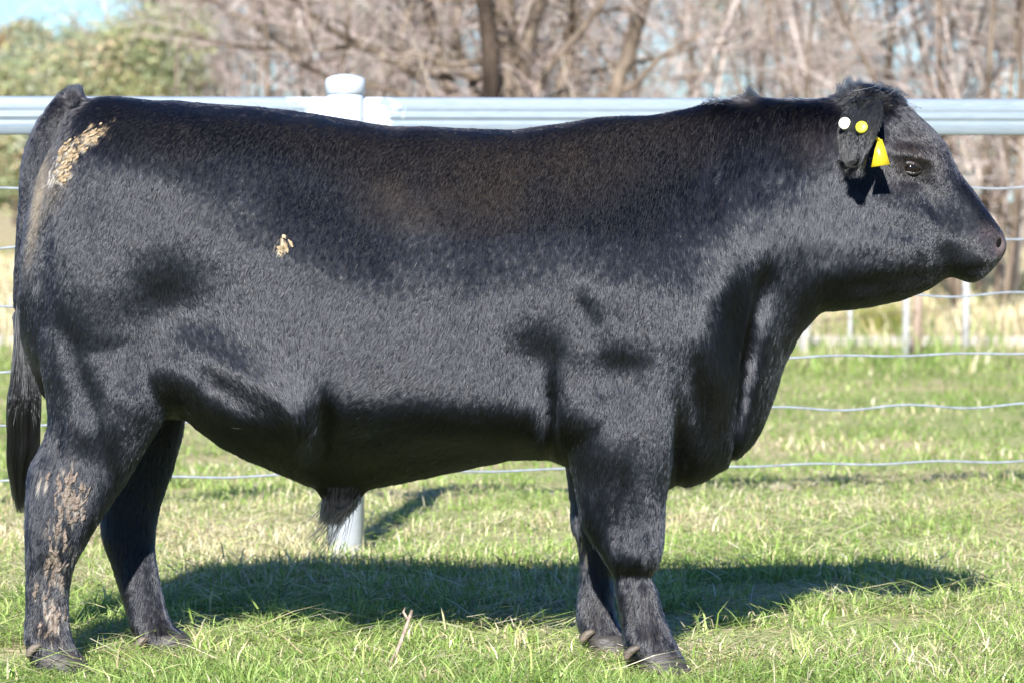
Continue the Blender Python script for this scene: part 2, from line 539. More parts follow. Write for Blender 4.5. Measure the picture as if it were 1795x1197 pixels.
def mud_amount(P, px, py):
    """0..1: dried mud caked in the coat of the near side"""
    q = P * np.array([1.0, 1.0, 1.0])
    st = P @ np.array([[.8, 0, .6], [0, 1, 0], [-.6, 0, .8]])       # along the lie of the hair on the rump
    fl = vnoise(st * np.array([0.30, 1, 1.9]), 105, 11)
    fl2 = vnoise(q * np.array([1.7, 1, .42]), 115, 12)
    # each patch: where it sits, how thickly it is caked; broken up by the lie of the hair
    r = np.maximum.reduce([gauss(px, py, 160, 240, 30, 13, -30), .95 * gauss(px, py, 122, 270, 28, 17, -42), .85 * gauss(px, py, 104, 303, 24, 16, -50)])
    a = sstep(0.0, 0.12, fl - (1.0 - 0.80 * r)) * (r > .12)
    g2 = gauss(px, py, 496, 432, 9, 12, 30)
    b = sstep(0.0, 0.12, vnoise(q * np.array([1.6, 1, .6]), 150, 14) - (1.02 - 0.9 * g2)) * (g2 > .2)
    h = np.maximum.reduce([gauss(px, py, 122, 862, 20, 36, -12), .75 * gauss(px, py, 78, 845, 12, 14), .9 * gauss(px, py, 95, 925, 15, 20)])
    c = sstep(0.0, 0.14, fl2 - (1.0 - 0.8 * h)) * (h > .1)
    v = np.maximum(gauss(px, py, 96, 1000, 26, 66, 8), gauss(px, py, 92, 1080, 20, 34))
    d = sstep(0.0, 0.14, fl2 - (1.0 - 0.66 * v)) * (v > .1)
    e = 0.6 * sstep(0.0, 0.14, fl2 - (1.0 - 0.45 * gauss(px, py, 1026, 955, 12, 40)))
    return np.where(P[:, 1] < 0.0, np.maximum.reduce([a, b, c, d]), np.where(px > 900, e * (py > 900), 0))


def coat_tint(P, px, py, rnd):
    n = len(P)
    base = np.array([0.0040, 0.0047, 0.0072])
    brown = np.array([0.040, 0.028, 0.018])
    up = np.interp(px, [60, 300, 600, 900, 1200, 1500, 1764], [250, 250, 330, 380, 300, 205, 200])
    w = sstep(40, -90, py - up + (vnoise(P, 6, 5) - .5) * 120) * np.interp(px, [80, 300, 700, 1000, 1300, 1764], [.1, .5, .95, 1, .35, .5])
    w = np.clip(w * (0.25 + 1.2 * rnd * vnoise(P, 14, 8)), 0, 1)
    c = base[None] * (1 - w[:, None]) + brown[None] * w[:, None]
    # rust-stained strip down the edge of the rump by the tail
    s = 0.5 * gauss(px, py, 68, 350, 6, 60, 10) * (rnd < .75) * (P[:, 1] < -.045)
    s = np.maximum(s, .3 * gauss(px, py, 90, 325, 14, 34, 20) * rnd * (P[:, 1] < -.045))
    c = c * (1 - s[:, None]) + np.array([0.24, 0.16, 0.07])[None] * s[:, None]
    # thin brown hair round the eye
    e = .7 * gauss(px, py, 1600, 280, 34, 30) * (rnd > .3)
    c = c * (1 - e[:, None]) + np.array([0.04, 0.028, 0.023])[None] * e[:, None]
    # dusty lower legs
    du = .22 * sstep(960, 1080, py) * vnoise(P, 18, 9) * (rnd > .45)
    c = c * (1 - du[:, None]) + np.array([0.10, 0.08, 0.062])[None] * du[:, None]
    m = mud_amount(P, px, py)
    mud = np.array([0.40, 0.29, 0.165])[None] * (0.75 + 0.5 * vnoise(P, 60, 21))[:, None]
    mud = np.where((py > 780)[:, None], mud * np.array([.52, .55, .68])[None], mud)
    c = c * (1 - m[:, None]) + mud * m[:, None]
    # flecks of chaff in the coat
    f = (rnd > 0.9993)
    c[f] = np.array([0.4, 0.33, 0.22])
    return c


px, py = to_px(BV)
rn0 = rng.random(len(BV))
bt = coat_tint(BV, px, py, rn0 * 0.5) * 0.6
pad = np.maximum(gauss(px, py, 1752, 432, 12, 22), .6 * gauss(px, py, 1735, 410, 16, 12))
bt = bt * (1 - pad[:, None]) + np.array([0.085, 0.064, 0.064])[None] * pad[:, None]
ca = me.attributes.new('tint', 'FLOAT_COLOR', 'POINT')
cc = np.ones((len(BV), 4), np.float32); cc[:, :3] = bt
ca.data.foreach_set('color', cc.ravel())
me.materials.append(M_SKIN)

bvh = BVHTree.FromPolygons(BV.tolist(), BT.tolist())


def hit(px, py):
    """point and normal of the near side of the hide under a photo position"""
    a = at(px, py, 0)
    o = Vector((0, -CAM_D, CAM_H))
    p, n, _, _ = bvh.ray_cast(o, (Vector(a) - o).normalized())
    return (np.array(p), np.array(n)) if p else (a, np.array([0, -1., 0]))


# ------------------------------------------------------------------ hoofs, dewclaws, eyes, nostrils, ears
def claw(cx, cy, z1, ln, wd):
    th = np.arange(20) / 20 * 2 * math.pi
    rings = []
    for z, sh, rx, ry in [(z1, 0, .40, .80), (z1 * .75, .05, .46, .95), (z1 * .4, .12, .52, 1.0), (.004, .20, .58, 1.03), (-.012, .22, .58, 1.0)]:
        c = np.cos(th)
        rings.append(np.stack([cx + ln * (sh + rx * np.where(c > 0, c * 1.12, c)), cy + wd * ry * np.sin(th) * (1 - .35 * np.clip(c, 0, 1) ** 2), np.full(20, z)], -1))
    return loft(np.array(rings))


def foot(px0, py0, yc, toe_px):
    cx = float(at(px0, py0, yc)[0])
    z1 = 0.052
    o = mesh('hoof', *merge([claw(cx, yc - .034, z1, .105, .033), claw(cx, yc + .034, z1, .105, .033)]), M_HOOF, bull)
    return o


def dew(px0, py0, yc):
    p = at(px0, py0, yc)
    for s in (-1, 1):
        a = p + np.array([0, s * .028, 0])
        P = np.array([a + [.030, 0, .012], a + [.012, 0, .004], a + [.002, 0, -.008], a + [-.001, 0, -.020]])
        mesh('dewclaw', *loft(tube_rings(spline(P, 8), np.array([.005, .007, .0095, .0095, .009, .008, .006, .002]), 12)), M_DEW, bull)


for f in ((96, 1160, -.205, 142), (288, 1135, .17, 342), (1146, 1158, -.2, 1207), (1060, 1135, .155, 1092)):
    foot(*f)
for f in ((52, 1136, -.235), (240, 1124, .14), (1098, 1140, -.235), (1020, 1112, .125)):
    dew(*f)


def ellipsoid(c, r, nu=24, nv=14, rot=None):
    u = np.arange(nu) / nu * 2 * math.pi
    v = np.linspace(0.001, math.pi - .001, nv)
    R = np.stack([np.cos(u)[None] * np.sin(v)[:, None] * r[0], -np.cos(v)[:, None] * r[1] * np.ones(nu)[None], np.sin(u)[None] * np.sin(v)[:, None] * r[2]], -1)
    if rot is not None:
        R = R @ rot.T
    return loft(R + np.asarray(c))


def roty(deg):
    a = math.radians(deg)
    return np.array([[math.cos(a), 0, math.sin(a)], [0, 1, 0], [-math.sin(a), 0, math.cos(a)]])


ep, en = hit(1597, 295)
for s in (-1, 1):
    c = np.array([ep[0], s * (abs(ep[1]) - .0085), ep[2]])
    eye = mesh('eye', *ellipsoid(c, (.0225, .0185, .0175)), M_EYE, bull)
    # upper and lower lids: an almond of bare skin round the ball
    def lid(k, r):
        a = np.linspace(0, 1, 26)
        x = (a - .5) * .056
        up = np.sin(math.pi * a) ** .8
        z = (.0112 if k > 0 else -.0118) * up + .003 - .011 * (a - .2)
        dep = .0160 - .0165 * np.abs(a * 2 - 1) ** 2
        P = np.stack([c[0] + x, c[1] + s * (dep - .0035), c[2] + z], -1)
        return loft(tube_rings(P, r * (0.45 + .55 * np.sin(math.pi * a)), 10))
    mesh('eyelid', *lid(1, .0072), M_LID, eye)
    mesh('eyelid', *lid(-1, .0045), M_LID, eye)
npnt, nn = hit(1747, 427)
for s in (-1, 1):
    c = np.array([npnt[0], s * (abs(npnt[1]) - .0045), npnt[2]])
    mesh('nostril', *ellipsoid(c, (.0105, .0065, .017), rot=roty(25)), M_NOSTRIL, bull)  # near-black plug: the shade inside the nostril hole, put in as colour


def ear_sheet(s):
    nu, nv = 18, 30
    u = np.linspace(0, 1, nu)[:, None]
    v = np.linspace(0, 1, nv)[None]
    b0, _ = hit(1486, 192); b1, _ = hit(1488, 268)
    base = spline([(1470, 190, abs(b0[1]) - .04), (1456, 228, abs(b0[1]) - .035), (1474, 276, abs(b1[1]) - .03)], nv)
    rim = spline([(1500, 172, .150), (1543, 174, .20), (1547, 205, .265), (1533, 245, .30), (1512, 288, .29), (1496, 298, .24)], nv)
    B = at(base[:, 0], base[:, 1], -base[:, 2])
    Rm = at(rim[:, 0], rim[:, 1], -rim[:, 2])
    P = B[None] * (1 - u[..., None]) + Rm[None] * u[..., None]
    P[..., 1] -= .035 * np.sin(math.pi * u) * np.sin(math.pi * v)
    P[..., 2] += .008 * np.sin(math.pi * u) * np.sin(math.pi * v)
    du, dv = np.gradient(P, axis=0), np.gradient(P, axis=1)
    n = nrm(np.cross(du, dv))
    n *= np.sign(-(n[nu // 2, nv // 2, 1]))
    th = .0055 * (1 - .75 * u ** 3)[..., None]
    A, Bk = P + n * th, P - n * th
    ring = np.concatenate([A, Bk[:, ::-1]], 1)
    if s > 0:
        ring = ring * np.array([1, -1, 1])
    return loft(ring)


near_ear = None
for s in (-1, 1):
    V, F = ear_sheet(s)
    e = mesh('ear', V, F, M_SKIN, bull, col=np.full((len(V), 3), .009))
    if s < 0:
        near_ear = e
EV, ET, EN = mesh_arrays(near_ear.data)
ebvh = BVHTree.FromPolygons(EV.tolist(), ET.tolist())


def ehit(px, py):
    a = at(px, py, 0)
    o = Vector((0, -CAM_D, CAM_H))
    p, n, _, _ = ebvh.ray_cast(o, (Vector(a) - o).normalized())
    return (np.array(p), np.array(n)) if p else (at(px, py, -.25), np.array([0, -1., 0]))


def button(px, py, mat, label):
    p, n = ehit(px, py)
    n = nrm(n * .35 + np.array([.05, -.65, .06]))
    p = p + n * .0095
    P = np.array([p - n * .016, p + n * .0055, p + n * .0075, p + n * .0075 + n * 1e-4])
    o = mesh('ear_tag', *loft(tube_rings(P, [.0142, .0142, .0125, .0005], 28)), mat, near_ear)
    V2, F2 = loft(tube_rings(np.array([p + n * .007, p + n * .0095, p + n * .0098]), [.004, .0036, .0004], 16))
    mesh('stud', V2, F2, mat, o)
    tag(o, label)
    return o


button(1483, 219, M_TAGW, 'white button ear tag')
button(1512, 226, M_TAGL, 'lemon yellow button ear tag')
# hanging flag tag, held by a stud through the ear, seen past its front edge
yt = -.262
fl = np.array([at(1537, 244, yt), at(1546, 245, yt), at(1552, 262, yt), at(1560, 289, yt), at(1527, 293.5, yt), at(1532, 270, yt)])
nv = np.array([.25, -1, 0.1]) / 1.035
V = np.vstack([fl + nv * .0009, fl - nv * .0009])
flag = mesh('ear_tag', V, [np.array([[0, 1, 2, 3, 4, 5], [11, 10, 9, 8, 7, 6]]), np.array([[i, i + 6, (i + 1) % 6 + 6, (i + 1) % 6] for i in range(6)])], M_TAGY, near_ear, smooth=False)
tag(flag, 'yellow flag ear tag hanging below the ear')
a, b = at(1541, 246, yt), at(1528, 236, -.262)
mesh('stud', *loft(tube_rings(np.array([a, (a + b) / 2, b]), .0045, 10)), M_TAGY, flag)


# ------------------------------------------------------------------ coat
def grow(name, V, T, Nn, count, weight, length, flow, lift, tint, parent, seed, pts=4, rad=.00030, sag=.25, jit=.085, wave=.22, offset=0.0):
    r = np.random.default_rng(seed)
    A, B, C = V[T[:, 0]], V[T[:, 1]], V[T[:, 2]]
    area = 0.5 * np.linalg.norm(np.cross(B - A, C - A), axis=1)
    cen = (A + B + C) / 3
    nc = nrm(Nn[T].mean(1))
    cx, cy = to_px(cen)
    w = area * weight(cen, nc, cx, cy)
    idx = r.choice(len(T), count, p=w / w.sum())
    u, v = r.random(count), r.random(count)
    k = u + v > 1
    u[k], v[k] = 1 - u[k], 1 - v[k]
    P = A[idx] + u[:, None] * (B - A)[idx] + v[:, None] * (C - A)[idx]
    n = nrm(Nn[T[idx, 0]] * (1 - u - v)[:, None] + Nn[T[idx, 1]] * u[:, None] + Nn[T[idx, 2]] * v[:, None])
    px, py = to_px(P)
    f = nrm(flow(P, n, px, py))
    PA = P * np.array([1.25, 1, .38])
    nv = np.stack([vnoise(PA, 55, s) for s in (31, 32, 33)], -1) - .5
    nw = np.stack([vnoise(PA, 20, s) for s in (34, 35, 36)], -1) - .5
    wv = wave(px, py)[:, None] if callable(wave) else wave
    f = f + wv * 2 * nv + wv * 1.6 * nw + jit * r.normal(size=f.shape)
    f = f - (f * n).sum(1, keepdims=True) * n
    f = nrm(f)
    L = length(px, py) * (0.7 + 0.5 * r.random(count))
    li = (lift(px, py) if callable(lift) else np.full(count, lift)) * (0.75 + .5 * r.random(count))
    d = nrm(f + li[:, None] * n)
    s = np.linspace(0, 1, pts)[None, :, None]
    Q = (P + n * offset)[:, None] + L[:, None, None] * (s * d[:, None] - sag * li[:, None, None] * s ** 2 * n[:, None])
    if wave is not None:
        cu = np.stack([vnoise(P, 160, q) for q in (41, 42, 43)], -1) - .5
        Q += (L[:, None, None] * .22) * s ** 2 * cu[:, None]
    R = rad * np.array([1.0, .95, .75, .2] if pts == 4 else np.linspace(1, .2, pts))
    return hair(name, Q, np.broadcast_to(R, (count, pts)), tint(P, px, py, r.random(count)), parent)


def hair(name, Q, R, col, parent, mat=None):
    n, k, _ = Q.shape
    hc = bpy.data.hair_curves.new(name)
    hc.add_curves([k] * n)
    hc.attributes['position'].data.foreach_set('vector', Q.astype(np.float32).ravel())
    ra = hc.attributes.get('radius') or hc.attributes.new('radius', 'FLOAT', 'POINT')
    ra.data.foreach_set('value', np.ascontiguousarray(R, dtype=np.float32).ravel())
    a = hc.attributes.new('tint', 'FLOAT_COLOR', 'CURVE')
    c = np.ones((n, 4), np.float32); c[:, :3] = col
    a.data.foreach_set('color', c.ravel())
    hc.materials.append(mat or M_COAT)
    return add(name, hc, parent)


def body_weight(P, n, px, py):
    w = np.where((n[:, 1] < .35) | (P[:, 1] < -.02), 1.0, .3)
    w = w * (1 - .97 * np.clip(gauss(px, py, 1754, 432, 11, 22) * 1.4, 0, 1))
    w = w * (1 - .93 * np.clip(gauss(px, py, 1597, 295, 17, 12) * 1.5, 0, 1))
    w = w * (1 - .9 * np.clip(1.3 * gauss(px, py, 600, 885, 45, 22), 0, 1))
    return np.clip(w, .001, None) * np.interp(px, [1450, 1550], [1, 1.6])


def body_length(px, py):
    L = np.interp(px, [0, 1150, 1300, 1430, 1520, 1600, 1764], [.012, .0125, .022, .024, .015, .0075, .005])
    L = np.maximum(L, .016 * sstep(800, 900, py))
    L = L + .016 * gauss(px, py, 1330, 175, 130, 14) + .034 * gauss(px, py, 1530, 158, 34, 16)
    L = L + .014 * sstep(705, 760, py) * (px > 300) * (px < 1000) * (py < 870)
    L = L + .016 * gauss(px, py, 215, 855, 30, 40) + .014 * gauss(px, py, 1040, 930, 26, 50) + .01 * gauss(px, py, 75, 850, 40, 60)
    L = L + .012 * gauss(px, py, 530, 720, 50, 50) + .014 * gauss(px, py, 955, 700, 20, 40) + .012 * gauss(px, py, 1280, 600, 40, 80)
    L = L + .010 * (px < 80) * sstep(330, 200, py) + .02 * gauss(px, py, 132, 170, 14, 10)
    return L


def body_flow(P, n, px, py):
    k = len(P)
    dx = np.interp(px, [0, 60, 200, 400, 700, 1000, 1200, 1400, 1520, 1600, 1764], [-.1, -.2, -.3, -.42, -.38, -.25, -.2, -.22, -.25, -.35, -.6])
    dz = np.full(k, -1.0)
    legs = sstep(780, 880, py)
    dx = dx * (1 - legs) - .12 * legs
    # the flank whorl: hair in front of the stifle runs forward and down, the belly hair meets it
    w = gauss(px, py, 450, 690, 85, 70)
    dx = dx + 1.1 * w
    w2 = gauss(px, py, 640, 700, 70, 60)
    dx = dx - .6 * w2
    # flank hollow: hair fans out
    w3 = gauss(px, py, 340, 560, 70, 55)
    dx = dx + w3 * .8
    # chest crest and neck
    w4 = gauss(px, py, 1285, 570, 35, 110)
    dx = dx + .9 * w4
    # poll tuft and the cowlick on the withers stand up and back
    w5 = gauss(px, py, 1500, 160, 26, 20)
    dx = dx - 1.0 * w5
    dz = dz + 2.6 * w5
    w6 = gauss(px, py, 1322, 170, 14, 10)
    dz = dz + 3.2 * w6; dx = dx - .9 * w6
    w7 = gauss(px, py, 132, 174, 16, 12)
    dz = dz + 2.6 * w7
    # forehead hair falls forward over the face
    w8 = gauss(px, py, 1600, 215, 40, 40)
    dx = dx + 1.1 * w8
    dy = np.zeros(k)
    return np.stack([dx, dy, dz], -1)


def body_lift(px, py):
    l = .20 + .3 * gauss(px, py, 1525, 160, 40, 18) + .8 * gauss(px, py, 1322, 170, 12, 8) + .5 * gauss(px, py, 1500, 158, 26, 14) + .6 * gauss(px, py, 132, 172, 14, 9)
    l = l + .25 * (px < 115) * sstep(380, 260, py) + .12 * sstep(800, 900, py)
    return (l - .06 * sstep(1560, 1700, px)) * (1 - .8 * gauss(px, py, 600, 880, 60, 24))


def body_wave(px, py):
    return .06 + .25 * gauss(px, py, 1530, 170, 45, 30) + .18 * sstep(830, 930, py) + .15 * gauss(px, py, 1330, 190, 120, 20)


if FUR:
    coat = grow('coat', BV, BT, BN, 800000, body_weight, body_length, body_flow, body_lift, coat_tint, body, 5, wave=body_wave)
    # ears
    for e in [o for o in bull.children if o.name.startswith('ear')]:
        V, T, Nn = mesh_arrays(e.data)
        near = V[:, 1].mean() < 0
        grow('ear_hair', V, T, Nn, 16000 if near else 5000, lambda P, n, x, y: (1 + 2.5 * (y > 262)) * (1 - .98 * np.clip(1.3 * gauss(x, y, 1483, 213, 13, 15) + 1.3 * gauss(x, y, 1512, 220, 13, 15), 0, 1)), lambda x, y: .008 + .018 * sstep(255, 288, y) + .012 * sstep(1480, 1465, x),
             lambda P, n, x, y: np.stack([np.full(len(P), -.35), np.full(len(P), -.3 if near else .3), np.full(len(P), -1.0)], -1), .10,
             lambda P, x, y, r: np.full((len(P), 3), .006) + .015 * (r > .8)[:, None] * np.array([1, .75, .5])[None], e, 9)
    # forelock: longer curls over the poll
    grow('forelock', BV, BT, BN, 4200, lambda P, n, x, y: np.clip(gauss(x, y, 1528, 168, 30, 14) - .15, 1e-6, 1), lambda x, y: .036 + .022 * gauss(x, y, 1492, 165, 12, 14),
         lambda P, n, x, y: np.stack([np.interp(x, [1485, 1520, 1580], [-1.0, .1, 1.0]), .9 * np.sign(P[:, 1]), np.interp(x, [1485, 1520, 1580], [1.4, .2, -.7])], -1), .75,
         lambda P, x, y, r: np.full((len(P), 3), .012) + (r > .55)[:, None] * np.array([.035, .027, .018])[None], body, 12, pts=6, rad=.0005, sag=.45, jit=.35, wave=.7)

    # tail switch: long strands hanging from the tail bone
    def switch():
        r = np.random.default_rng(21)
        n, k = 6500, 12
        y0 = 520 + 170 * r.random(n) ** .8
        y1 = np.where(r.random(n) < .4, 770 + 130 * r.random(n) ** 1.3, 730 + 90 * r.random(n))
        cl = r.integers(0, 46, n)
        ca, cb = r.uniform(-1, 1, 46), r.uniform(-1, 1, 46)
        a = np.clip(ca[cl] + r.normal(size=n) * .12, -1.05, 1.05)
        b = np.clip(cb[cl] + r.normal(size=n) * .15, -1.1, 1.1)
        s = np.linspace(0, 1, k)[None]
        y = y0[:, None] + (y1 - y0)[:, None] * s
        c = np.interp(y, [520, 610, 680, 740, 790, 820, 880, 910], [35, 37, 43, 41, 40, 35, 37, 38])
        hw = np.interp(y, [520, 610, 650, 690, 750, 790, 820, 880, 910], [11, 13, 19, 27, 28, 26, 20, 12, 8])
        ph = r.random(46) * 6.28
        x = c + hw * a[:, None] * np.interp(s, [0, .3, 1], [.5, 1, 1]) + 2.2 * np.sin(y / 26 + ph[cl][:, None]) * s
        Y = .045 * b[:, None] * np.interp(s, [0, .3, 1], [.35, 1, .6]) * np.interp(y, [600, 700, 800, 900], [.6, 1, .9, .3])
        Q = at(x, y, Y)
        R = np.broadcast_to(.0006 * np.linspace(1, .45, k), (n, k))
        return hair('tail_switch', Q, R, np.full((n, 3), .008), body, M_LONGHAIR)
    switch()

    def tuft():
        r = np.random.default_rng(23)
        n, k = 1500, 9
        x0 = r.uniform(566, 630, n)
        long = r.random(n) < .06
        L = np.where(long, r.uniform(60, 115, n), r.uniform(18, 42, n) * np.interp(x0, [566, 630], [1.35, .55]))
        sway = np.where(long, r.uniform(-.75, -.1, n), np.interp(x0, [566, 600, 630], [-.1, -.25, .1]) + r.normal(size=n) * .12)
        s = np.linspace(0, 1, k)[None]
        y = np.interp(x0, [566, 600, 630], [862, 886, 860])[:, None] + L[:, None] * s * np.sqrt(np.clip(1 - np.minimum(sway ** 2, .6), .3, 1))[:, None]
        x = x0[:, None] + sway[:, None] * L[:, None] * s ** 1.6 + 3 * np.sin(s * 5 + r.random(n)[:, None] * 6) * s
        Y = r.uniform(-.035, .035, n)[:, None] * np.ones((1, k))
        hair('sheath_tuft', at(x, y, Y), np.broadcast_to(.0006 * np.linspace(1, .4, k), (n, k)), np.full((n, 3), .006), body, M_LONGHAIR)
    tuft()

    # stray licks of hair that stand off the topline
    def licks():
        r = np.random.default_rng(31)
        Q, k = [], 7
        for (bx, by, tx, ty, w, m_, z0) in [(1322, 176, 1312, 152, 9, 120, .012), (1490, 166, 1487, 135, 9, 90, .03), (1482, 172, 1468, 150, 8, 70, .03), (1500, 162, 1508, 139, 9, 80, .03),
                                        (1530, 160, 1538, 143, 16, 70, .04), (1560, 168, 1572, 154, 12, 50, .04), (1588, 190, 1602, 184, 10, 30, .04),
                                        (138, 178, 133, 156, 9, 120, .02), (118, 196, 108, 178, 8, 80, .02), (90, 226, 76, 214, 8, 60, .02), (1255, 182, 1248, 170, 20, 60, .02), (1395, 182, 1384, 170, 26, 60, .02)]:
            for _ in range(m_):
                a = np.array([bx + r.normal() * w, by + abs(r.normal()) * 2]); b_ = np.array([tx + r.normal() * w * .4, ty + r.normal() * 4 + 3])
                s = np.linspace(0, 1, k)[:, None]
                q = a + (b_ - a) * s + np.array([[-3.5, 0]]) * np.sin(s * math.pi) * r.normal()
                Q.append(at(q[:, 0], q[:, 1], r.normal() * z0 + 0 * s[:, 0]))
        Q = np.array(Q)
        hair('topline_tuft', Q, np.broadcast_to(.0006 * np.linspace(1, .3, k), (len(Q), k)), np.full((len(Q), 3), .011), body)
    licks()

    def whiskers():
        r = np.random.default_rng(24)
        n, k = 24, 5
        x0 = r.uniform(1690, 1758, n)
        y0 = np.interp(x0, [1690, 1720, 1745, 1758], [488, 484, 462, 448]) - r.uniform(0, 18, n)
        Q = np.zeros((n, k, 3))
        for i in range(n):
            p, q = hit(x0[i], y0[i])
            d = nrm(q + np.array([.5, -.1, -.5]) + r.normal(size=3) * .3)
            for j in range(k):
                s = j / (k - 1)
                Q[i, j] = p + d * s * .016 + np.array([0, 0, -.006]) * s * s
        hair('whisker', Q, np.broadcast_to(.00035 * np.linspace(1, .3, k), (n, k)), np.full((n, 3), .006), body, M_LONGHAIR)
    whiskers()


# caked flakes of dried mud sitting on the coat
def mud_flakes(name, count, px0, px1, py0, py1, mat, size, ang):
    r = np.random.default_rng(41)
    out, tries = [], 0
    while len(out) < count and tries < 9000:
        tries += 1
        x, y = r.uniform(px0, px1), r.uniform(py0, py1)
        p, n = hit(x, y)
        if mud_amount(p[None], np.array([x]), np.array([y]))[0] < .55:
            continue
        a = math.radians(ang + r.normal() * 18)
        t = np.array([math.cos(a), 0, math.sin(a)]); t = nrm(t - n * (t @ n)); b_ = np.cross(n, t)
        L, Wd, H = size * r.uniform(.35, 1.0) ** 1.5 * 1.7, size * r.uniform(.22, .7), size * r.uniform(.08, .2)
        V, F = ellipsoid((0, 0, 0), (L, H, Wd), 14, 7)
        V = V * (1 + 1.5 * (vnoise(V + r.random(3) * 9, 230, 7) - .5))[:, None]
        V = V[:, :1] * t + V[:, 1:2] * -n + V[:, 2:] * b_ + p + n * r.uniform(.0025, .006)
        out.append((V, F))
    if out:
        V, F = merge(out)
        mesh(name, V, F, mat, body, smooth=False)


mud_flakes('rump_mud', 60, 92, 184, 218, 322, M_MUD, .0075, 32)
mud_flakes('flank_mud', 9, 478, 514, 412, 452, M_MUD, .0065, 105)
mud_flakes('hock_mud', 85, 55, 160, 815, 960, M_MUDGREY, .0085, 75)
mud_flakes('shank_mud', 80, 55, 135, 955, 1110, M_MUDGREY, .0055, 70)
# ------------------------------------------------------------------ white post, galvanised rail and wire fence behind the bull
M_GALV, nt, b = material('galvanised_steel')
tc = N(nt, 'ShaderNodeTexCoord')
mp = N(nt, 'ShaderNodeMapping'); mp.inputs['Scale'].default_value = (3, 3, 30)
nt.links.new(tc.outputs['Object'], mp.inputs[0])
n1 = N(nt, 'ShaderNodeTexNoise', Scale=6, Detail=6)
nt.links.new(mp.outputs[0], n1.inputs['Vector'])
galv = ramp(nt, n1.outputs['Fac'], [(.3, (.23, .275, .315)), (.7, (.285, .33, .37))])
# white paint brushed and oversprayed where the rail meets the post
sx = N(nt, 'ShaderNodeSeparateXYZ')
nt.links.new(tc.outputs['Object'], sx.inputs[0])
ab = N(nt, 'ShaderNodeMath', operation='ABSOLUTE'); nt.links.new(sx.outputs['X'], ab.inputs[0])
n2 = N(nt, 'ShaderNodeTexNoise', Scale=26, Detail=8)
nt.links.new(tc.outputs['Object'], n2.inputs['Vector'])
ma = N(nt, 'ShaderNodeMath', operation='MULTIPLY_ADD'); ma.inputs[1].default_value = .24; nt.links.new(n2.outputs['Fac'], ma.inputs[0]); nt.links.new(ab.outputs[0], ma.inputs[2])
mr = N(nt, 'ShaderNodeMapRange'); mr.inputs['From Min'].default_value = .235; mr.inputs['From Max'].default_value = .275; mr.inputs['To Min'].default_value = 1; mr.inputs['To Max'].default_value = 0
nt.links.new(ma.outputs[0], mr.inputs[0])
mx = N(nt, 'ShaderNodeMix', data_type='RGBA'); mx.inputs[7].default_value = (.42, .47, .52, 1)
nt.links.new(mr.outputs[0], mx.inputs[0]); nt.links.new(galv, mx.inputs[6]); nt.links.new(mx.outputs[2], b.inputs['Base Color'])
iv = N(nt, 'ShaderNodeMath', operation='MULTIPLY_ADD'); iv.inputs[1].default_value = -.45; iv.inputs[2].default_value = .45
nt.links.new(mr.outputs[0], iv.inputs[0]); nt.links.new(iv.outputs[0], b.inputs['Metallic'])
b.inputs['Roughness'].default_value = .42
M_WIRE = noise_mat('galvanised_wire', [(.3, (.22, .24, .26)), (.7, (.36, .39, .42))], 30, rough=.45, metallic=.4)
M_WHITE = noise_mat('white_post_paint', [(.3, (.40, .43, .47)), (.7, (.48, .51, .55))], 5, rough=.4, bump=.05, bscale=60)

FD0, FD1 = 13.55, 14.53                                 # fence distance at the photo's left and right edge


def fence_pt(px, z):
    """point on the fence line in the photo column px, at height z"""
    s = px / 1795.0
    d = 1 / ((1 - s) / FD0 + s / FD1)
    return np.array([(px - 897.5) / FPX * d, d - CAM_D, z])


pa, pb = fence_pt(0, 0), fence_pt(1795, 0)
fdir = (pb - pa) / np.linalg.norm(pb - pa)
fnor = np.array([-fdir[1], fdir[0], 0]) * -1
post0 = fence_pt(605.5, 0)
fence = add('paddock_fence', None, loc=tuple(post0))
tag(fence, 'white round post with flat galvanised top rail and crimped wires running behind the bull', 'fence')


def fl_(s, z, off=0.0):
    return fdir * s + fnor * off + np.array([0, 0, z])


for s in (0.0, -3.4, 3.6, -6.9, 7.2, -10.4, 10.8):
    th = np.arange(32) / 32 * 2 * math.pi
    circ = np.stack([np.cos(th), np.sin(th), 0 * th], -1)
    prof = [(-.25, .056), (1.40, .056), (1.403, .055)]
    post = mesh('post', *loft(np.array([fl_(s, z) + circ * r for z, r in prof])), M_WHITE, fence)
    capp = [(1.396, .0560), (1.397, .0605), (1.436, .0605), (1.444, .056), (1.451, .040), (1.456, .018), (1.457, .002)]
    mesh('cap', *loft(np.array([fl_(s, z) + circ * r for z, r in capp])), M_WHITE, post)
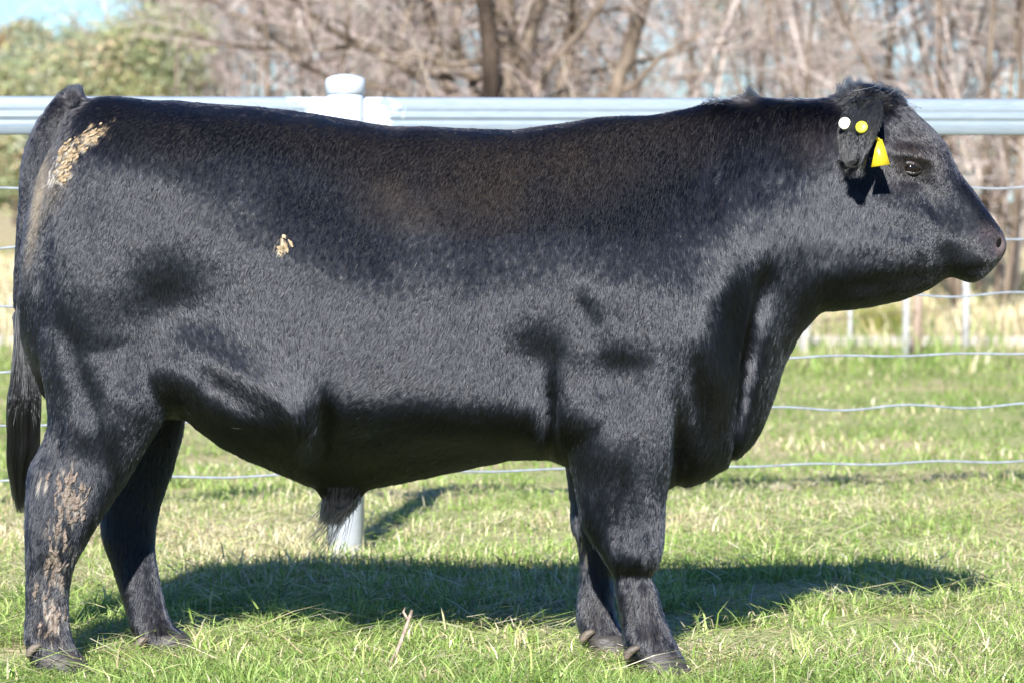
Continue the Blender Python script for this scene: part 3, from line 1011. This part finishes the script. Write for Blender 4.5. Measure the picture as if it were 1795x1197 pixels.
    # weld fillets where the rail runs into the post
# rail: an oval cattle-yard section with a rolled ridge
zr, hh, ww = 1.3295, .0575, .021
th = np.arange(96) / 96 * 2 * math.pi
sn, cs = np.sin(th), np.cos(th)
pz = hh * np.sign(sn) * np.abs(sn) ** .85
pw = ww * np.sign(cs) * np.abs(cs) ** .55 + np.sign(cs) * .0045 * np.exp(-((pz + .002) / .005) ** 2) - np.sign(cs) * .003 * np.exp(-((pz - .013) / .006) ** 2) - np.sign(cs) * .003 * np.exp(-((pz + .014) / .006) ** 2)
ss = np.linspace(-10.5, 11, 60)
rings = np.array([fl_(s, zr) + pw[:, None] * fnor[None] + pz[:, None] * np.array([0, 0, 1.])[None] for s in ss])
mesh('top_rail', *loft(rings), M_GALV, fence)
rw = np.random.default_rng(5)
for k, z in enumerate((1.113, .9425, .768, .5835, .4185, .2475)):
    ss = np.arange(-10.5, 11, .02)
    ph, lam = rw.random() * 6.28, .41 + .02 * rw.random()
    wob = .0058 * np.sin(ss / lam * 6.28 + ph) * (0.8 + .4 * np.sin(ss * .9 + ph)) + .004 * np.sin(ss * .8 + 2 * ph)
    P = np.array([fl_(s, z + w, .060) for s, w in zip(ss, wob)])
    mesh('wire', *tubes([(P, .0036)], 8), M_WIRE, fence)
# ------------------------------------------------------------------ ground, track, grass
def gz(d):
    """the land falls away behind the thicket"""
    return -.013 * np.clip(np.asarray(d, float) - 62, 0, None)


m, nt, b = material('pasture_soil_and_thatch')
tc = N(nt, 'ShaderNodeTexCoord')
na = N(nt, 'ShaderNodeTexNoise', Scale=.7, Detail=8); nt.links.new(tc.outputs['Object'], na.inputs['Vector'])
nb = N(nt, 'ShaderNodeTexNoise', Scale=26, Detail=8); nt.links.new(tc.outputs['Object'], nb.inputs['Vector'])
ca_ = ramp(nt, nb.outputs['Fac'], [(.3, (.12, .15, .05)), (.5, (.23, .26, .09)), (.7, (.42, .38, .20))])
cb_ = ramp(nt, nb.outputs['Fac'], [(.3, (.20, .16, .08)), (.5, (.38, .31, .17)), (.7, (.52, .43, .27))])
sx = N(nt, 'ShaderNodeSeparateXYZ'); nt.links.new(tc.outputs['Object'], sx.inputs[0])
mr = N(nt, 'ShaderNodeMapRange'); mr.inputs['From Min'].default_value = 16.8; mr.inputs['From Max'].default_value = 18.5
nt.links.new(sx.outputs['Y'], mr.inputs[0])
r2 = ramp(nt, na.outputs['Fac'], [(.42, (0, 0, 0)), (.62, (1, 1, 1))])
mxm = N(nt, 'ShaderNodeMath', operation='MAXIMUM'); nt.links.new(mr.outputs[0], mxm.inputs[0]); nt.links.new(r2, mxm.inputs[1])
mx = N(nt, 'ShaderNodeMix', data_type='RGBA'); nt.links.new(mxm.outputs[0], mx.inputs[0]); nt.links.new(ca_, mx.inputs[6]); nt.links.new(cb_, mx.inputs[7])
nt.links.new(mx.outputs[2], b.inputs['Base Color'])
b.inputs['Roughness'].default_value = .95
b.inputs['Specular IOR Level'].default_value = .1
bp = N(nt, 'ShaderNodeBump', Strength=.6, Distance=.03); nt.links.new(nb.outputs['Fac'], bp.inputs['Height']); nt.links.new(bp.outputs[0], b.inputs['Normal'])
M_SOIL = m

gx = np.concatenate([[-1500, -400, -120], np.linspace(-40, 40, 41), [120, 400, 1500]])
gy = np.concatenate([[-60, -20], np.linspace(-11, 60, 36), [80, 120, 200, 400, 800, 1600, 3000]])
GX, GY = np.meshgrid(gx, gy, indexing='ij')
GV = np.stack([GX, GY, gz(GY + CAM_D)], -1).reshape(-1, 3)
ni, nj = GX.shape
ii, jj = np.meshgrid(np.arange(ni - 1), np.arange(nj - 1), indexing='ij')
k0 = (ii * nj + jj).ravel()
GF = np.stack([k0, k0 + nj, k0 + nj + 1, k0 + 1], -1)
ground = mesh('ground', GV, GF, M_SOIL)
tag(ground, 'short green and straw coloured paddock running back to the trees', 'ground', kind='structure')

M_TRACK = noise_mat('pale_dirt_track', [(.3, (.50, .42, .33)), (.7, (.66, .58, .48))], 5, rough=.95, spec=.1, bump=.4)
tx = np.linspace(-30, 30, 61)
tv = []
for x in tx:
    yb = 17.05 - .035 * x + .12 * math.sin(x * .7)
    tv += [(x, yb + .1 * math.sin(x * 1.9), .005), (x, yb + 1.45 + .15 * math.sin(x * 1.3 + 1), .005)]
tf = np.array([[2 * i, 2 * i + 2, 2 * i + 3, 2 * i + 1] for i in range(60)])
track = mesh('dirt_track', np.array(tv), tf, M_TRACK)
tag(track, 'pale dirt track crossing the dry grass beyond the second fence', 'path', kind='structure')

M_GRASS = tint_mat('grass_blades', .55, .35, .35)


def blades(P, h, w, az, lean, col, curl=.35):
    """two-segment blades: P (n,3) feet, h length, w width, az direction of lean, lean 0 upright .. 1 flat"""
    n = len(P)
    r = rng.random(n) * 6.283
    side = np.stack([np.cos(r), np.sin(r), 0 * r], -1) * (w / 2)[:, None]
    ld = np.stack([np.cos(az), np.sin(az), 0 * az], -1)
    a1, a2 = lean, np.clip(lean + curl, 0, 1.25)
    up = np.array([0, 0, 1.])[None]
    d1 = ld * np.sin(a1 * 1.5)[:, None] + up * np.cos(a1 * 1.5)[:, None]
    d2 = ld * np.sin(a2 * 1.5)[:, None] + up * np.cos(a2 * 1.5)[:, None]
    M = P + d1 * (h * .55)[:, None]
    Tp = M + d2 * (h * .45)[:, None]
    V = np.stack([P - side, P + side, M - side * .8, M + side * .8, Tp], 1)
    k = np.arange(n)[:, None] * 5
    Q = k + np.array([[0, 1, 3, 2]])
    T = k + np.array([[2, 3, 4]])
    c = np.repeat(col[:, None], 5, 1)
    c[:, 4] = c[:, 4] * .6 + np.array([.42, .36, .17])[None] * .4
    c[:, 0:2] = c[:, 0:2] * .65 + np.array([.30, .27, .12])[None] * .35
    return V.reshape(-1, 3), [Q, T], c.reshape(-1, 3)


def straw_share(x, d):
    P = np.stack([x, d, 0 * x], -1)
    s = np.interp(d, [9.5, 11.5, 12.5, 13.5, 15.2, 16.5, 19, 20.5, 24, 25.5, 28, 30], [.17, .13, .13, .36, .38, .20, .14, .0, .0, .35, .66, .93])
    s = s + (vnoise(P, .55, 51) - .5) * .8 + (vnoise(P, 2.2, 52) - .5) * .8
    # worn dry ground round the fence post and out past the chest
    s = s + .35 * np.exp(-((x + 1.0) / .8) ** 2 - ((d - 14.4) / .8) ** 2) + .25 * np.exp(-((x - 1.0) / .9) ** 2 - ((d - 16.4) / .7) ** 2)
    return np.clip(s, .03, .98)


GREEN = np.array([[.18, .275, .045], [.245, .345, .07], [.34, .43, .115], [.125, .21, .038], [.43, .48, .17]])
STRAW = np.array([[.60, .51, .29], [.68, .60, .39], [.50, .39, .23], [.63, .58, .31], [.74, .67, .48]])


def zone(name, n, d0, d1, hmin, hmax, wd, label, flat=.2, margin=1.6, power=1.0):
    d = d0 + (d1 - d0) * rng.random(n) ** power
    half = 897.5 / FPX * d * margin + .4
    x = (rng.random(n) * 2 - 1) * half
    P = np.stack([x, d - CAM_D, 0 * x], -1)
    tuft = vnoise(P, 5.0, 61) * .6 + vnoise(P, 1.4, 62) * .4
    keep = rng.random(n) < (.12 + 1.3 * sstep(.25, .65, tuft))
    trk = (P[:, 1] > 17.0 - .035 * x) & (P[:, 1] < 18.5 - .035 * x)
    keep &= ~(trk & (rng.random(n) < .93))
    P, d, x, tuft = P[keep], d[keep], x[keep], tuft[keep]
    n = len(P)
    st = rng.random(n) < straw_share(x, d)
    col = np.where(st[:, None], STRAW[rng.integers(0, 5, n)], GREEN[rng.integers(0, 5, n)]) * (.75 + .5 * rng.random(n))[:, None]
    lush = sstep(.45, .75, vnoise(P, 1.1, 66))[:, None]
    col = np.where(st[:, None], col, col * (1 - .35 * lush) + np.array([.07, .16, .02]) * .35 * lush)
    col = np.where(st[:, None], col, col * np.interp(d, [15, 20], [1, .72])[:, None] * np.array([.95, 1.03, .95]))
    h = (hmin + (hmax - hmin) * rng.random(n) ** 1.6) * (.35 + 1.2 * tuft)
    for fx, fy in ((-1.08, -.25), (-.80, .12), (.36, -.27), (.25, .10)):          # trodden round the feet
        h *= 1 - .55 * np.exp(-((x - fx) / .17) ** 2 - ((P[:, 1] - fy) / .28) ** 2)
    mat_ = sstep(.5, .7, vnoise(P, 1.7, 71))
    fl = rng.random(n) < np.where(st, flat + .3, flat) + .4 * mat_
    lean = np.where(fl, .8 + .25 * rng.random(n), np.abs(rng.normal(size=n)) * .28)
    h = np.where(fl, h * 1.5, h)
    P[:, 2] = np.where(fl, .004 + .025 * rng.random(n), -.004)
    w = wd * (.6 + .8 * rng.random(n))
    V, F, c = blades(P, h, w, rng.random(n) * 6.283, lean, col)
    return V, F, c


def stuff(name, zones, label):
    Vs, Fs, cs = zip(*zones)
    V, F = merge(list(zip(Vs, Fs)))
    o = mesh(name, V, F, M_GRASS, smooth=False, col=np.vstack(cs))
    tag(o, label, 'grass', kind='stuff')


if FIELD:
    stuff('grass', [zone('g', 150000, 9.9, 12.4, .02, .08, .0040, '', flat=.38), zone('g', 130000, 12.2, 17, .02, .07, .0046, ''),
                    zone('g', 130000, 16.5, 28, .02, .065, .007, '', flat=.08, margin=2.1)],
          'short green grass mixed with dry straw under the bull and behind the fence')
    stuff('dry_grass', [zone('g', 105000, 24.5, 52, .06, .26, .012, '', flat=.05, margin=2.2, power=.8)], 'tall bleached dry grass below the bare trees')
    # longer cut stalks strewn over the front
    n = 6500
    d = 10.2 + 5.5 * rng.random(n); x = (rng.random(n) * 2 - 1) * (.115 * d + .4)
    P = np.stack([x, d - CAM_D, .015 + .04 * rng.random(n)], -1)
    col = STRAW[rng.integers(0, 5, n)] * (.8 + .4 * rng.random(n))[:, None]
    col = np.where((rng.random(n) < .65)[:, None], GREEN[rng.integers(0, 5, n)] * 1.3, col)
    V, F, c = blades(P, .07 + .13 * rng.random(n), .003 + .003 * rng.random(n), rng.random(n) * 6.283, .82 + .2 * rng.random(n), col, .1)
    # taller tussocks in front
    parts2, cs2 = [(V, F)], [c]
    for _ in range(170):
        dd = 10.3 + 3.5 * random.random(); xx = random.uniform(-1, 1) * .125 * dd
        k = random.randint(8, 26)
        PP = np.stack([xx + rng.normal(size=k) * .022, dd - CAM_D + rng.normal(size=k) * .03, np.full(k, -.004)], -1)
        cc_ = GREEN[rng.integers(0, 5, k)] * (.9 + .5 * rng.random(k))[:, None]
        cc_ = np.where((rng.random(k) < .25)[:, None], STRAW[rng.integers(0, 5, k)], cc_)
        V, F, c = blades(PP, random.uniform(.045, .105) * (.55 + .55 * rng.random(k)), .0035 + .003 * rng.random(k), rng.random(k) * 6.283, np.abs(rng.normal(size=k)) * .26, cc_)
        parts2.append((V, F)); cs2.append(c)
    V, F = merge(parts2)
    o = mesh('grass_clippings', V, F, M_GRASS, smooth=False, col=np.vstack(cs2))
    tag(o, 'loose cut stalks and taller green tufts in the front of the paddock', 'grass', kind='stuff')

# a broken twig standing in the grass under the belly
M_TWIG = noise_mat('weathered_twig_bark', [(.3, (.20, .14, .10)), (.7, (.38, .29, .22))], 60, rough=.85, bump=.4)
p0 = np.array(gpt(676, 10.75)); p1 = at(722, 1070, -.12)
tw = mesh('stick', *tubes([(spline([p0, p0 * .6 + p1 * .4 + [.004, 0, 0], p1], 10), np.linspace(.006, .004, 10)), (np.array([p1 * .85 + p0 * .15, p1 * .9 + p0 * .1 + [-.014, 0, .012], p1 + [-.016, 0, .008]]), [.0035, .003, .0015])], 8), M_TWIG)
tag(tw, 'thin broken brown stick poking up from the grass below the belly', 'stick')


def pebble(name, px, d, r, mat, label, cat, seed):
    c = np.array(gpt(px, d))
    V, F = ellipsoid((0, 0, 0), r, 20, 12)
    V = V * (1 + .35 * (vnoise(V, 22, seed) - .5))[:, None] + np.array([c[0], c[1], r[2] * .4])
    o = mesh(name, V, F, mat)
    tag(o, label, cat)


M_STONE = noise_mat('pale_stone', [(.3, (.27, .22, .16)), (.7, (.42, .36, .28))], 20, rough=.9, bump=.5)
pebble('stone', 1370, 16.45, (.046, .045, .018), M_STONE, 'flat pale stone lying in the grass past the bull\'s chest', 'stone', 3)

# second fence: thin pale posts and two wires across the paddock, in front of the track
M_OLDPOST = noise_mat('weathered_white_post', [(.3, (.28, .27, .26)), (.7, (.46, .45, .44))], 8, rough=.85, bump=.3, stretch=(1, 1, .3))
M_OLDWOOD = noise_mat('weathered_brown_post', [(.3, (.13, .09, .06)), (.7, (.27, .20, .15))], 8, rough=.9, bump=.4, stretch=(1, 1, .3))
f2 = add('wire_fence', None, loc=(gpt(1588, 26.4)))
tag(f2, 'far wire fence of slim weathered posts crossing the dry grass below the bull\'s muzzle', 'fence')
o0 = np.array(gpt(1588, 26.4))
for px, d, w, h, mt in ((1490, 27.2, .014, .85, M_OLDPOST), (1588, 26.4, .022, .9, M_OLDPOST), (1693, 27.6, .022, .86, M_OLDPOST), (1607, 26.6, .03, .42, M_OLDWOOD), (1411, 27.4, .042, .62, M_OLDPOST)):
    p = np.array(gpt(px, d)) - o0
    P = np.array([p + [0, 0, -.1], p + [.004, 0, h * .5], p + [.01, 0, h], p + [.01, 0, h + .004]])
    mesh('post', *loft(tube_rings(P, [w, w * .96, w * .92, w * .3], 12)), mt, f2)
for z in (.27, .53, .80):
    P = np.array([np.array(gpt(px, 26.4 + (px - 1588) * .0085)) - o0 + [0, 0, z] for px in np.linspace(900, 3300, 60)])
    mesh('wire', *tubes([(P, .003)], 6), M_OLDWOOD, f2)
# rush tussock
n = 420
c0 = np.array(gpt(1541, 29.9))
PP = np.stack([c0[0] + rng.normal(size=n) * .06, c0[1] + rng.normal(size=n) * .06, 0 * np.zeros(n)], -1)
az = np.arctan2(PP[:, 1] - c0[1], PP[:, 0] - c0[0])
V, F, c = blades(PP, .16 + .14 * rng.random(n), np.full(n, .006), az, .1 + .3 * rng.random(n), np.array([[.23, .24, .06]]) * (.7 + .7 * rng.random(n))[:, None], .2)
tus = mesh('rush_tussock', V, F, M_GRASS, smooth=False, col=c)
tag(tus, 'yellow-green rush clump beside the dirt track behind the wire fence', 'plant')
# ------------------------------------------------------------------ trees and thicket
M_BARK = noise_mat('grey_brown_bark', [(.3, (.04, .029, .021)), (.5, (.12, .092, .068)), (.7, (.23, .18, .135))], 9, rough=.95, spec=.1, bump=.8, bscale=30, stretch=(1, 1, .3))
M_PALEBARK = noise_mat('pale_bark', [(.3, (.34, .28, .24)), (.7, (.52, .45, .40))], 9, rough=.9, spec=.1, bump=.5, stretch=(1, 1, .3))
M_DARKBARK = noise_mat('dark_bark', [(.3, (.022, .016, .012)), (.7, (.085, .062, .046))], 9, rough=.95, spec=.1, bump=.8, bscale=30, stretch=(1, 1, .3))
M_TWIGS = tint_mat('bare_twigs', .9, .1)
M_LEAF = tint_mat('leaves', .6, .25, .3)


def wander(r, p, d, L, n, wob, up):
    P = [np.array(p, float)]
    d = nrm(np.array(d, float))
    for _ in range(n - 1):
        d = nrm(d + r.normal(size=3) * wob + np.array([0, 0, up]))
        P.append(P[-1] + d * L / (n - 1))
    return np.array(P)


def skeleton(r, stems, l1, l2, l3, up=.05, spread=1.0, twl=.55):
    """stems: list of (polyline, radius0, radius1) -> limb polylines and twig polylines"""
    limbs, twigs = [], []
    for P, r0, r1 in stems:
        limbs.append((P, np.linspace(r0, r1, len(P))))
        for _ in range(l1):
            f = r.uniform(.12, 1.0)
            i = int(f * (len(P) - 1)); i = min(i, len(P) - 2)
            q = P[i] + (P[i + 1] - P[i]) * r.random()
            az = r.random() * 6.283
            d = np.array([math.cos(az), math.sin(az), r.uniform(-.1, .9)])
            L = r.uniform(.6, 1.5) * spread
            ra = max(.006, (r0 + (r1 - r0) * f) * .42)
            B = wander(r, q, d, L, 7, .22, up)
            limbs.append((B, np.linspace(ra, .004, 7)))
            for _ in range(l2):
                j = r.integers(1, 6)
                q2 = B[j] + (B[j + 1] - B[j]) * r.random() if j < 6 else B[6]
                d2 = nrm(B[j] - B[j - 1]) + r.normal(size=3) * .75
                C = wander(r, q2, d2, r.uniform(.35, .9) * spread, 5, .25, up)
                twigs.append((C, np.linspace(.0055, .0025, 5)))
                for _ in range(l3):
                    k = r.integers(1, 4)
                    d3 = nrm(C[k] - C[k - 1]) + r.normal(size=3) * .8
                    twigs.append((wander(r, C[k], d3, r.uniform(.2, twl) * spread, 4, .22, up), np.linspace(.0042, .002, 4)))
    return limbs, twigs


def twig_mesh(name, twigs, parent, r, cols):
    V, F = tubes(twigs, 3, cap=False)
    ln = [len(P) * 3 for P, _ in twigs]
    c = np.repeat(cols[r.integers(0, len(cols), len(twigs))] * r.uniform(.7, 1.25, len(twigs))[:, None], ln, 0)
    return mesh(name, V, F, M_TWIGS, parent, col=c)


TWIGC = np.array([.86, .885, .89]) * np.array([[.38, .29, .26], [.44, .35, .32], [.27, .20, .17], [.50, .42, .38], [.34, .28, .21]])


def sapling(seed, h, ns, mat, splay):
    r = np.random.default_rng(seed)
    stems = []
    for _ in range(ns):
        az = r.random() * 6.283
        st = np.array([math.cos(az), math.sin(az), 0]) * r.uniform(0, .35)
        P = wander(r, st, [math.cos(az) * splay, math.sin(az) * splay, 1], h * r.uniform(.7, 1), 10, .09, .06)
        stems.append((P, r.uniform(.018, .04), .008))
    return skeleton(r, stems, 9, 5, 4)


def tree(name, limbs, twigs, mat, seed, cols=TWIGC, loc=(0, 0, 0)):
    t = add(name, None, loc=loc)
    r = np.random.default_rng(seed)
    mesh('trunk', *tubes(limbs, 7), mat, t)
    twig_mesh('crown', twigs, t, r, cols)
    return t


def copy_thing(src, loc, rz, s):
    c = src.copy(); sc.collection.objects.link(c)
    c.location = loc; c.rotation_euler = (0, 0, rz); c.scale = (s, s, s)
    for ch in src.children:
        k = ch.copy(); sc.collection.objects.link(k); k.parent = c
    return c


def leafy(name, label, px, d, blobs, leaf, cols, n, seed, group=None, bark=None, height=None):
    """blobs: (photo x, photo y, spread x px, spread y px) masses of foliage at distance d; the trunk and limbs reach into them"""
    r = np.random.default_rng(seed)
    base = np.array(gpt(px, d)); base[2] = float(gz(d))
    t = add(name, None, loc=tuple(base))
    tag(t, label, 'tree', group)
    sc_ = FPX / d
    cl, limbs = [], []
    for bx, by, sx_, sy_ in blobs:
        c = at(bx, by, d - CAM_D) - base
        R = np.array([sx_ / sc_, (sx_ + sy_) / 2 / sc_, sy_ / sc_])
        m_ = max(6, int(24 * (sx_ * sy_) / 3000))
        v = nrm(r.normal(size=(m_, 3))) * (r.random(m_) ** .4)[:, None]
        cl.append(c + v * R)
        limbs.append((spline([[0, 0, 0], c * [.25, .25, .5] + r.normal(size=3) * .05, c * [.8, .8, .9], c + [0, 0, R[2] * .6]], 12), np.linspace(.09, .012, 12)))
        for q in cl[-1][::2]:
            limbs.append((spline([c * [.8, .8, .8], (c + q) / 2 + r.normal(size=3) * .05, q], 6), np.linspace(.02, .005, 6)))
    cl = np.vstack(cl)
    mesh('trunk', *tubes(limbs, 6), bark or M_BARK, t)
    k = r.integers(0, len(cl), n)
    P = cl[k] + r.normal(size=(n, 3)) * r.uniform(.06, .2, len(cl))[k][:, None]
    a, b_ = nrm(r.normal(size=(n, 3))), r.normal(size=(n, 3))
    b_ = nrm(np.cross(a, b_))
    L = leaf * r.uniform(.6, 1.3, n)[:, None]
    V = np.stack([P - a * L, P + b_ * L * .38, P + a * L, P - b_ * L * .38], 1).reshape(-1, 3)
    ck = r.integers(0, len(cols), len(cl))
    c = np.repeat(np.asarray(cols)[np.where(r.random(n) < .7, ck[k], r.integers(0, len(cols), n))] * r.uniform(.7, 1.35, n)[:, None], 4, 0)
    mesh('crown', V, np.arange(4 * n).reshape(-1, 4), M_LEAF, t, smooth=False, col=c)
    return t


if BACK:
    YG = [[.32, .33, .15], [.29, .32, .17], [.37, .36, .19], [.25, .29, .15], [.40, .31, .19], [.33, .34, .24]]
    GG = [[.28, .31, .21], [.22, .26, .16], [.36, .37, .26], [.14, .18, .11]]
    OB = [[.34, .20, .10], [.27, .19, .09], [.40, .27, .15], [.19, .19, .08]]
    leafy('leafy_tree', 'yellow-green bushy tree beyond the rail at the bull\'s tail', 150, 50,
          [(200, 108, 60, 46), (150, 135, 90, 32), (60, 160, 70, 40), (250, 130, 50, 50), (100, 230, 120, 60), (20, 290, 60, 60), (262, 70, 30, 45), (310, 120, 30, 50), (330, 60, 22, 30)], .04, YG, 46000, 101)
    leafy('leafy_tree', 'grey-green bushy tree left of the yellow-green tree by the sky gap', 50, 62,
          [(70, 105, 45, 30), (30, 150, 50, 40), (95, 130, 30, 30), (20, 230, 50, 60)], .06, GG, 12000, 102)
    leafy('leafy_tree', 'rusty orange tree crown against the open sky', 30, 85, [(30, 55, 38, 26), (60, 85, 26, 20), (10, 85, 36, 22), (35, 150, 50, 60)], .075, OB, 8000, 103)
    leafy('leafy_tree', 'small dull olive treetop in the gap between the rusty and yellow-green trees', 125, 90, [(125, 65, 22, 16), (105, 85, 24, 18), (150, 75, 18, 20), (120, 150, 40, 60)], .055, OB[:2] + GG, 3500, 104)
    leafy('leafy_tree', 'tall dark green tree rising out of the photo above the yellow-green one', 275, 56, [(280, 25, 28, 34), (305, 45, 34, 34), (290, -40, 50, 50), (330, 10, 30, 40)], .045, [[.13, .17, .06], [.18, .2, .07], [.09, .13, .05]], 7000, 105)
    leafy('eucalypt', 'thin blue-green tree showing through the bare limbs above the white post', 590, 70, [(600, 40, 90, 50), (680, 90, 60, 50), (500, 20, 70, 40), (650, 150, 60, 40), (760, 30, 60, 60)], .06, GG, 7500, 106)
    leafy('eucalypt', 'thin blue-green tree behind the bare saplings at the upper right corner', 1740, 66, [(1760, 40, 60, 50), (1700, 10, 40, 30), (1790, 230, 40, 50), (1720, 250, 40, 30)], .05, GG + OB[:1], 4200, 107)
    leafy('eucalypt', 'dull olive tree deep in the thicket above the withers', 1330, 74, [(1330, 50, 80, 50), (1420, 110, 60, 50), (1480, 30, 60, 50), (1250, 20, 60, 40)], .055, GG + OB[:2], 4500, 108)

    # the big many-stemmed bare tree behind the bull's back
    D0 = 33.0
    bs = np.array(gpt(885, D0))
    rr = np.random.default_rng(77)
    stem_px = [([(870, 560), (864, 400), (860, 165), (858, 80), (848, 0), (836, -110), (830, -260)], 14, 10, -.1),
               ([(888, 560), (888, 400), (886, 170), (890, 100), (886, 30), (878, -90), (880, -280)], 24, 15, .1),
               ([(900, 560), (904, 400), (914, 165), (927, 70), (946, 0), (966, -100), (990, -250)], 13, 9, -.25),
               ([(915, 560), (970, 400), (985, 165), (998, 95), (1008, 0), (1018, -120)], 12, 8, .3),
               ([(920, 560), (1040, 420), (1078, 165), (1100, 100), (1125, 20), (1155, -90), (1170, -200)], 14, 8, -.2),
               ([(866, 560), (835, 400), (792, 170), (767, 80), (748, 0), (735, -100)], 12, 7, .25),
               ([(862, 560), (815, 330), (758, 170), (718, 124), (650, 88), (592, 60), (545, 25), (512, -6), (470, -50)], 8, 3.5, -.35),
               ([(718, 124), (640, 84), (560, 88), (480, 86), (400, 80), (330, 60)], 4, 2, -.35),
               ([(862, 500), (840, 330), (832, 165), (812, 110), (800, 60), (810, -40)], 9, 5, .4),
               ([(860, 520), (800, 300), (740, 200), (690, 160), (560, 130), (470, 60), (380, 5), (330, -40)], 6, 3, .5),
               ([(905, 520), (960, 300), (1040, 180), (1110, 150), (1160, 100), (1230, 60)], 6, 3, -.4),
               ([(900, 520), (930, 300), (940, 165), (970, 110), (1030, 40), (1080, -30)], 7, 4, -.5)]
    stems = []
    for pts, w0, w1, dy in stem_px:
        n_ = 26
        q = spline(pts, n_)
        Yd = np.linspace(0, dy, n_) + .05 * np.cumsum(rr.normal(size=n_)) * .3
        stems.append((at(q[:, 0], q[:, 1], D0 - CAM_D + Yd) - bs, 1.2 * w0 * D0 / FPX, 1.2 * w1 * D0 / FPX))
    lb, tw_ = skeleton(rr, stems[1:], 6, 4, 3, up=.04)
    big = tree('bare_tree', lb, tw_, M_BARK, 1, loc=tuple(bs))
    lb, tw_ = skeleton(rr, [(stems[0][0] + [0, -.5, 0], stems[0][1], stems[0][2])], 5, 4, 3, up=.04)
    dk = tree('bare_tree', lb, tw_, M_DARKBARK, 2, loc=tuple(bs))
    tag(dk, 'slim nearly black trunk standing in front of the large many-stemmed tree', 'tree')
    tag(big, 'large many-stemmed bare tree with thick brown trunks behind the bull\'s back', 'tree')

    # thicket of leafless saplings and suckers
    protos = []
    for i in range(7):
        lb, tw_ = sapling(200 + i, 4.6, 5 + i % 3, M_PALEBARK if i % 2 else M_BARK, .16 + .05 * (i % 3))
        protos.append(tree('bare_sapling', lb, tw_, M_PALEBARK if i % 2 else M_BARK, 300 + i))
    spots = []
    r = np.random.default_rng(17)
    for px in [520, 640, 770, 890, 1010, 1130, 1330, 1440, 1550, 1640]:
        spots.append((px + r.uniform(-25, 25), r.uniform(36, 44)))
    for px in [480, 590, 700, 820, 940, 1060, 1170, 1350, 1460, 1560, 1850]:
        spots.append((px + r.uniform(-30, 30), r.uniform(46, 58)))
    spots += [(385, 47), (330, 54), (430, 52), (345, 60),  (1715, 34.5), (1782, 35.5)]
    r9 = np.random.default_rng(99)
    spots += [(x, 40 + 14 * r9.random()) for x in list(range(-1500, -450, 150)) + list(range(2040, 3600, 150))]      # the thicket carries on past the photo's edges
    used = set()
    for i, (px, d) in enumerate(spots):
        k = i % 7
        loc = gpt(px, d); loc = (loc[0], loc[1], float(gz(d)))
        rz, s = r.random() * 6.283, r.uniform(.8, 1.15)
        if k not in used:
            o = protos[k]; used.add(k)
            o.location = loc; o.rotation_euler = (0, 0, rz); o.scale = (s, s, s)
        else:
            o = copy_thing(protos[k], loc, rz, s)
        tag(o, 'leafless pinkish-brown sapling in the thicket beyond the fence', 'tree', 'leafless saplings in the thicket')
